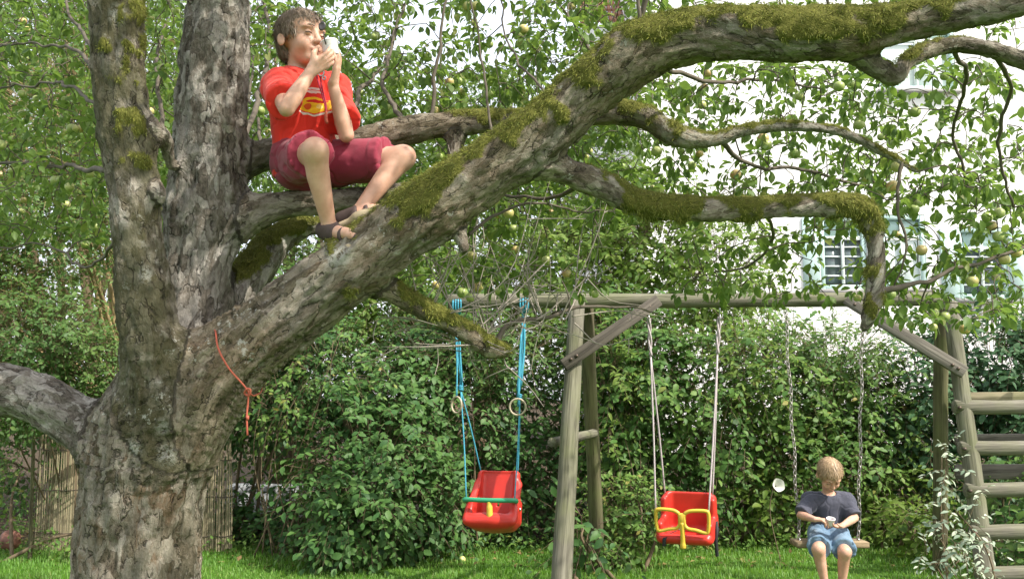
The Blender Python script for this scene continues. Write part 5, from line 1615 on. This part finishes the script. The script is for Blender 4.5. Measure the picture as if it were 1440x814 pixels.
def boy(label, J, face, hup, cfg):
    J = {k: np.asarray(v, float) for k, v in J.items()}
    base = np.asarray(cfg['base'], float)
    T = thing('person', label, 'person', tuple(base))
    h = cfg['h']
    allj = np.array(list(J.values()))
    lo, hi = allj.min(0) - 0.17, allj.max(0) + 0.17
    u = unit(J['neck'] - J['pel'])
    l = J['sho_l'] - J['sho_r']; l = unit(l - u * np.dot(l, u))
    f = np.cross(l, u)
    TT = np.stack([f, l, u], -1)
    tl = np.linalg.norm(J['neck'] - J['pel'])
    at = lambda a, fo=0.0: J['pel'] + (J['neck'] - J['pel']) * a + f * fo
    H = frame(face, hup)
    hc = J['head']
    hp = lambda x, y, z: hc + H @ np.array((x, y, z))
    chest = ell(at(0.68), (0.078, 0.114, tl * 0.36), TT)
    belly = ell(at(0.28), (0.075, 0.100, tl * 0.40), TT)
    pelv = ell(at(0.0), (0.088, 0.115, 0.10), TT)
    yoke = cone(J['sho_r'], J['sho_l'], 0.044, 0.044)
    # ---- body: one surface
    B = Field(lo, hi, h)
    B.add(chest, 0); B.add(belly, .04); B.add(pelv, .04); B.add(yoke, .04)
    B.add(cone(at(0.93), hp(-0.026, 0, -0.06), 0.040, 0.034), .02)
    B.add(ell(hp(-0.012, 0, 0.030), (0.094, 0.074, 0.076), H), .01)
    B.add(ell(hp(0.026, 0, -0.036), (0.055, 0.051, 0.065), H), .022)
    B.add(ell(hp(0.054, 0, -0.086), (0.022, 0.026, 0.018), H), .025)
    for s in (-1, 1):
        B.add(ell(hp(0.050, s * 0.032, -0.040), (0.028, 0.024, 0.026), H), .02)
        B.add(ell(hp(0.070, s * 0.026, 0.017), (0.016, 0.024, 0.008), H), .012)
        B.sub(ell(hp(0.090, s * 0.030, -0.003), (0.014, 0.017, 0.010), H), .010)
        er = np.array(Matrix.Rotation(R(-18) * s, 3, 'Z') @ Matrix.Rotation(R(-12), 3, 'Y'))
        B.add(ell(hp(-0.014, s * 0.078, -0.020), (0.016, 0.006, 0.024), H @ er), .006)
        B.sub(ell(hp(-0.008, s * 0.086, -0.017), (0.0095, 0.0065, 0.0145), H @ er), .003)
    B.add(cone(hp(0.080, 0, 0.004), hp(0.096, 0, -0.030), 0.007, 0.0105), .012)
    for s in (-1, 1): B.add(ell(hp(0.088, s * 0.010, -0.034), (0.009, 0.007, 0.007), H), .006)
    B.add(ell(hp(0.078, 0, -0.057), (0.010, 0.021, 0.0065), H), .008)
    B.add(ell(hp(0.075, 0, -0.068), (0.010, 0.017, 0.0070), H), .006)
    for s in ('r', 'l'):
        S_, E_, W_ = J['sho_' + s], J['elb_' + s], J['wri_' + s]
        B.add([cone(S_, E_, 0.039, 0.027), cone(E_, E_ * 0.7 + W_ * 0.3, 0.027, 0.0285), cone(E_ * 0.7 + W_ * 0.3, W_, 0.0285, 0.0185)], .03)
        hp_, tk, kn, an, to = (J[k + '_' + s] for k in ('hip', 'kne', 'kne', 'ank', 'toe'))
        B.add([cone(hp_, kn, 0.064, 0.041)], .04)
        calf = kn * 0.68 + an * 0.32
        back = unit(np.cross(np.cross(an - kn, f), an - kn))
        B.add([cone(kn, calf - back * 0.008, 0.040, 0.038), cone(calf - back * 0.008, an, 0.038, 0.0235)], .02)
        B.add(ell(kn + unit(kn - (hp_ + an) / 2) * 0.010, (0.031, 0.031, 0.031)), .02)
        fu = unit(kn - an)
        fd = unit(to - an)
        B.add([cone(an - fu * 0.012, an - fu * 0.035 - fd * 0.022, 0.029, 0.024), cone(an - fu * 0.022, to - fd * 0.03, 0.030, 0.021), cone(to - fd * 0.03, to, 0.021, 0.014)], .015)
        palm, thumb, fing = hand_prims(W_, *cfg['hand_' + s])
        B.add(palm, .012); B.add(thumb, .008); B.add(fing, .0025)
    v, q = B.mesh()
    v = relax(v, q, 1, 0.4)
    obj('body', v, q, M['skin'], T)
    def garment(name, prims, mat, infl, k, cuts=(), subs=(), fold=0.006, sd=0, attr=False, stretch=(1, 1, 1), hems=()):
        G_ = Field(lo, hi, 0.0045)
        for p in prims: G_.add(p, k, infl)
        for p in hems: G_.add(p, 0, infl)
        for c_ in cuts: G_.cut(*c_)
        for p in subs: G_.sub(p, 0.006)
        v, q = G_.mesh()
        v = relax(v, q, 1, 0.5)
        n = vnormals(v, q)
        lv = (v - J['pel']) @ TT * np.array(stretch)
        d = fbm(lv, 11, 90 + sd, 2) * fold * 1.2 - np.maximum(0, 0.20 - np.abs(fbm(lv, 8, 95 + sd, 2))) * fold * 6.0 - np.maximum(0, 0.14 - np.abs(fbm(lv[:, [2, 0, 1]], 17, 99 + sd, 2))) * fold * 4.0 + fold * 0.7
        v = v + n * d[:, None]
        a = {'pco': (v - cfg['print_at']) @ TT} if attr else None
        return obj(name, v, q, mat, T, attrs=a)
    # ---- shirt
    sl, hems = [], []
    for s in ('r', 'l'):
        S_, E_ = J['sho_' + s], J['elb_' + s]
        d = unit(E_ - S_); cut = S_ + (E_ - S_) * cfg['sleeve']
        sl.append(capped(cone(S_ - d * 0.005, E_, 0.041, cfg.get('sl_r', 0.047)), cut, d))
        hems.append(capped(capped(cone(S_, E_, 0.0435, cfg.get('sl_r', 0.047) + 0.0035), cut, d), cut - d * 0.016, -d))
    hem = at(cfg['hem'])
    hemn = cfg.get('hem_n')
    garment('shirt', [chest, belly, ell(at(-0.05), (0.090, 0.114, 0.12), TT), yoke] + sl, cfg['shirt'], 0.012, 0.035, hems=hems,
            cuts=[(hem, -u if hemn is None else hemn)], subs=[cone(at(0.97) + f * 0.012, hp(-0.015, 0, -0.055) + u * 0.02, 0.050, 0.058)], sd=cfg['seed'], attr=True, fold=cfg.get('fold', 0.006), stretch=(1, 1, 0.75))
    # ---- shorts
    hm = []
    pr = [ell(at(0.02), (0.092, 0.118, 0.105), TT)]
    for s in ('r', 'l'):
        hp_, kn = J['hip_' + s], J['kne_' + s]
        d = unit(kn - hp_)
        ce = hp_ + (kn - hp_) * cfg['leg']
        pr.append(capped(cone(hp_ - d * 0.01, kn, 0.074, cfg['leg_r']), ce, d))
        hm.append(capped(capped(cone(hp_, kn, 0.0765, cfg['leg_r'] + 0.003), ce, d), ce - d * 0.022, -d))
    garment('shorts', pr, cfg['shorts'], 0.006, 0.025, hems=hm, cuts=[(at(0.28), u)], sd=cfg['seed'] + 3, fold=0.008, stretch=(0.6, 1, 1))
    # ---- hair: cap and strands
    Hf = Field(hc - 0.17, hc + 0.17, 0.004)
    Hf.add(ell(hp(-0.016, 0, 0.028), (0.0985, 0.0785, 0.0815), H), 0)
    Hf.add(ell(hp(-0.055, 0, -0.030), (0.045, 0.054, 0.048), H), .02)
    Hf.sub(rbox(hp(0.120, 0, -0.060), (0.080, 0.14, cfg['fringe'] + 0.060), 0.02, H), 0.01)
    Hf.sub(rbox(hp(0.055, 0, -0.070), (0.090, 0.14, 0.064), 0.012, H), 0.008)
    Hf.sub(rbox(hp(0.0, 0, -0.15), (0.2, 0.2, 0.080), 0.01, H), 0.008)
    v, q = Hf.mesh()
    v = relax(v, q, 2, 0.5)
    n = vnormals(v, q)
    lv = (v - hc) @ H
    crown = np.array((-0.05, 0.0, 0.11))
    flow = (lv - crown); flow = flow - ((lv * flow).sum(1, keepdims=True) / np.maximum((lv * lv).sum(1, keepdims=True), 1e-6)) * lv
    flow = unit(flow + np.array((0.25, 0, -0.35)) * 0.10)
    across = np.cross(unit(lv), flow)
    v = v + n * (0.0018 * vnoise(np.stack([np.arctan2(lv[:, 1], lv[:, 0] + 0.05) * 9, lv[:, 2] * 12, lv[:, 0] * 14], -1), 1.6, 7))[:, None]
    hair = obj('hair', v, q, cfg['hair'], T)
    ok = np.flatnonzero((n * ((lv - np.array((-0.01, 0, 0.02))) @ H.T)).sum(1) > 0.02)
    pk = rng.choice(ok, 3800)
    p0 = v[pk] + rng.normal(size=(len(pk), 3)) * 0.002
    fw_ = unit(flow[pk] @ H.T + rng.normal(size=(len(pk), 3)) * 0.16)
    nn = n[pk]; ac = unit(np.cross(nn, fw_))
    ln = rng.uniform(0.012, 0.030, len(pk))[:, None]
    a0, a1, a2 = p0 + nn * 0.0005, p0 + fw_ * ln * 0.5 + nn * 0.003, p0 + fw_ * ln + nn * 0.0005 + np.array((0, 0, -0.1)) * ln
    wd = 0.0013
    V = np.stack([a0 - ac * wd, a0 + ac * wd, a1 - ac * wd, a1 + ac * wd, a2], 1).reshape(-1, 3)
    F = (np.array([(0, 1, 3), (0, 3, 2), (2, 3, 4)])[None] + (np.arange(len(pk)) * 5)[:, None, None]).reshape(-1, 3)
    obj('strands', V, F, cfg['hair'], hair, kind='stuff')
    # ---- face details
    for s in (-1, 1):
        vv, ff = sphere(hp(0.0735, s * 0.030, -0.003), 0.0108, 14, 10)
        e = obj('eyelid', vv, ff, M['skin'], T)
        vv, qq, tt = tube(spline([hp(0.0810, s * 0.018, -0.006), hp(0.0845, s * 0.030, -0.0045), hp(0.0775, s * 0.044, -0.0065)], 4), 0.0016, 5)
        obj('eyelash', vv, [qq, tt], M['dark_brown'], e)
        vv, qq, tt = tube(spline([hp(0.0900, s * 0.013, 0.0195), hp(0.0875, s * 0.028, 0.0235), hp(0.0745, s * 0.045, 0.0175)], 4), [0.0016] + [0.0026] * 6 + [0.0012] * 2, 6)
        obj('eyebrow', vv, [qq, tt], cfg['hair'], T)
    vv, qq, tt = tube(spline([hp(0.0800, 0.018, -0.0625), hp(0.0880, 0, -0.0622), hp(0.0800, -0.018, -0.0625)], 4), 0.0022, 6)
    obj('mouth', vv, [qq, tt], M['lip'], T)
    # ---- sandals
    for s in ('r', 'l') if cfg['sandals'] else ():
        kn, an, to = J['kne_' + s], J['ank_' + s], J['toe_' + s]
        heel = an - unit(kn - an) * 0.042 - unit(to - an) * 0.026
        fd = unit(to - heel); upv = unit(kn - an); upv = unit(upv - fd * np.dot(upv, fd))
        Fm_ = np.stack([fd, np.cross(upv, fd), upv], -1)
        L_ = np.linalg.norm(to - heel) + 0.03
        mid = (heel + to) / 2 + fd * 0.006
        Sf = Field(mid - 0.15, mid + 0.15, 0.004)
        Sf.add(rbox(mid - upv * 0.026 + fd * L_ * 0.17, (L_ * 0.30, 0.040, 0.011), 0.010, Fm_), 0)
        Sf.add(rbox(mid - upv * 0.026 - fd * L_ * 0.22, (L_ * 0.29, 0.033, 0.011), 0.010, Fm_), .03)
        vv, qq = Sf.mesh()
        sh = obj('sandal', relax(vv, qq, 2), qq, M['sole'], T)
        Sf = Field(mid - 0.15, mid + 0.15, 0.004)
        Sf.add([cone(an - upv * 0.022, to - fd * 0.03, 0.037, 0.028), cone(to - fd * 0.03, to, 0.028, 0.019), cone(an - upv * 0.012, heel + upv * 0.02, 0.036, 0.033)], 0)
        Sf.cut(mid - upv * 0.03, -upv)
        Sf.cut(an + upv * 0.012, upv)
        Sf.sub(rbox(mid + fd * 0.002 + upv * 0.0, (0.012, 0.09, 0.05), 0.004, Fm_), .003)
        Sf.sub(rbox(to - fd * 0.012 + upv * 0.02, (0.024, 0.03, 0.03), 0.008, Fm_), .003)
        vv, qq = Sf.mesh()
        obj('strap', relax(vv, qq, 1), qq, M['sandal'], sh)
    return T, TT, hp, at

def tub(name, label, c, axis, r=0.030, hgt=0.055):
    ax = unit(axis); A = frame(ax, (0.2, 0.9, 0.1))
    t = thing(name, label, 'tub', tuple(c))
    prof = [(0.0, -.5), (0.78, -.5), (0.82, -.46), (0.97, .42), (1.05, .44), (1.06, .5), (0.98, .5), (0.93, .42), (0.76, -.40), (0, -.40)]
    S_ = 24
    V = [c + A @ np.array((z * hgt, r * k * math.cos(a * 2 * math.pi / S_), r * k * math.sin(a * 2 * math.pi / S_))) for k, z in prof for a in range(S_)]
    Q = [(i * S_ + a, i * S_ + (a + 1) % S_, (i + 1) * S_ + (a + 1) % S_, (i + 1) * S_ + a) for i in range(len(prof) - 1) for a in range(S_)]
    obj('cup', V, np.array(Q), M['white_tub'], t)
    return t

# --- boy in the tree
tub1 = P(465, 70, 3.285)
J1 = dict(head=P(424, 55, 3.38), neck=P(421, 100, 3.41), pel=P(430, 228, 3.46),
          sho_r=P(391, 122, 3.33), sho_l=P(470, 127, 3.49),
          elb_r=P(403, 153, 3.14), wri_r=P(438, 99, 3.19), elb_l=P(487, 190, 3.35), wri_l=P(468, 119, 3.30),
          hip_r=P(414, 232, 3.42), hip_l=P(448, 234, 3.50), kne_r=P(443, 213, 3.13), kne_l=P(566, 222, 3.36),
          ank_r=P(463, 318, 3.23), ank_l=P(503, 300, 3.29), toe_r=P(497, 333, 3.17), toe_l=P(535, 293, 3.26))
cfg1 = dict(base=P(430, 266, 3.47), h=0.0034, sleeve=0.66, hem=-0.16, leg=0.80, leg_r=0.064, shirt=M['red_cloth'], shorts=M['wine_cloth'], hair=M['hair_brown'], fringe=0.048,
            hand_r=(P(468, 79, 3.215), tub1, 1, (0.15, 0.5, 0.5)), hand_l=(P(478, 80, 3.285), tub1, -1, (0.10, 0.22, 0.2)), sandals=True, seed=1, fold=0.006,
            print_at=P(441, 146, 3.34))
T1, TT1, hp1, at1 = boy('boy in red printed shirt sitting on a branch, raising a white tub', J1, (0.76, -0.64, 0.02), (0, 0, 1), cfg1)
tb1 = tub('food_tub', 'small white tub held at the mouth of the boy in red', tub1, (-0.25, 0.15, 0.9))
sp_ = thing('spoon', 'dark spoon standing in the white tub before the boy\'s face', 'spoon', tuple(tub1))
v, q, t = tube(spline([tub1 + np.array((-0.005, -0.005, -0.01)), P(457, 58, 3.255), P(455, 46, 3.25)], 5), 0.0024, 7)
obj('handle', v, [q, t], M['spoon'], sp_)
f_ = Field(P(453, 37, 3.25) - 0.03, P(453, 37, 3.25) + 0.03, 0.0015)
f_.add(ell(P(453, 37, 3.25), (0.0125, 0.0045, 0.017), np.array(Matrix.Rotation(R(12), 3, 'Y'))), 0)
f_.sub(ell(P(453, 37, 3.25) + np.array((0, -0.006, 0)), (0.0095, 0.005, 0.0135), np.array(Matrix.Rotation(R(12), 3, 'Y'))), 0.001)
v, q = f_.mesh()
obj('bowl', v, q, M['spoon'], sp_)
M['lanyard'] = plain('lanyard', (0.30, 0.02, 0.045), 0.7, 0.3, 0.2, 80)
lan = thing('lanyard', 'dark red neck cord with silver clip over the red shirt', 'lanyard', tuple(P(458, 150, 3.28)))
mb = MB()
for off in (-2.5, 2.5):
    mb.tube(spline([P(436 + off, 97, 3.335), P(446 + off, 104, 3.31), P(451 + off * .6, 122, 3.295), P(457 + off * .4, 145, 3.285), P(459, 158, 3.283)], 5), 0.0028, 6)
mb.build('neck_cord', M['lanyard'], lan)
MB().add(*torus(P(452, 103, 3.295), 0.010, 0.003, (0.2, 1, 0.1), 14, 6)[:2]).add(*torus(P(456, 110, 3.292), 0.006, 0.0025, (0.2, 1, 0.1), 12, 6)[:2]).build('clip', M['steel'], lan)
MB().tube(spline([P(459, 157, 3.283), P(458, 166, 3.28), P(460, 174, 3.28)], 3), [0.004, 0.0045, 0.006, 0.006, 0.006, 0.006, 0.004], 7).build('toggle', M['cord'], lan)

# --- boy on the plank swing
tub2 = P(1168, 733, 6.62)
J2 = dict(head=P(1167, 667, 6.78), neck=P(1165, 694, 6.90), pel=P(1165, 748, 6.92),
          sho_r=P(1140, 704, 6.88), sho_l=P(1190, 705, 6.88),
          elb_r=P(1126, 724, 6.80), wri_r=P(1146, 730, 6.66), elb_l=P(1202, 728, 6.80), wri_l=P(1184, 739, 6.66),
          hip_r=P(1154, 752, 6.90), hip_l=P(1177, 752, 6.90), kne_r=P(1151, 772, 6.58), kne_l=P(1188, 776, 6.58),
          ank_r=P(1160, 820, 6.62), ank_l=P(1184, 823, 6.64), toe_r=P(1157, 835, 6.50), toe_l=P(1187, 838, 6.52))
cfg2 = dict(base=(P(1166, 764, SY)[0], 6.9, SEAT_TOP), h=0.004, sleeve=0.80, hem=-0.10, sl_r=0.038, leg=0.86, leg_r=0.066, shirt=M['navy_cloth'], shorts=M['denim'], hair=M['hair_blond'], fringe=0.044,
            hand_r=(P(1162, 731, 6.62), P(1164, 738, 6.62), 1, (0.5, 0.6, 0.5)), hand_l=(P(1166, 741, 6.62), tub2, -1, (0.4, 0.6, 0.5)), sandals=True, seed=5, fold=0.006, print_at=P(1166, 720, 6.8))
T2, TT2, hp2, at2 = boy('fair-haired boy in dark shirt and denim shorts looking down on the plank swing', J2, (0.04, -0.74, -0.67), (0, -0.66, 0.74), cfg2)
tub('food_tub', 'small white tub in the hands of the boy on the plank swing', tub2, (0, -0.35, 0.95), 0.028, 0.045)
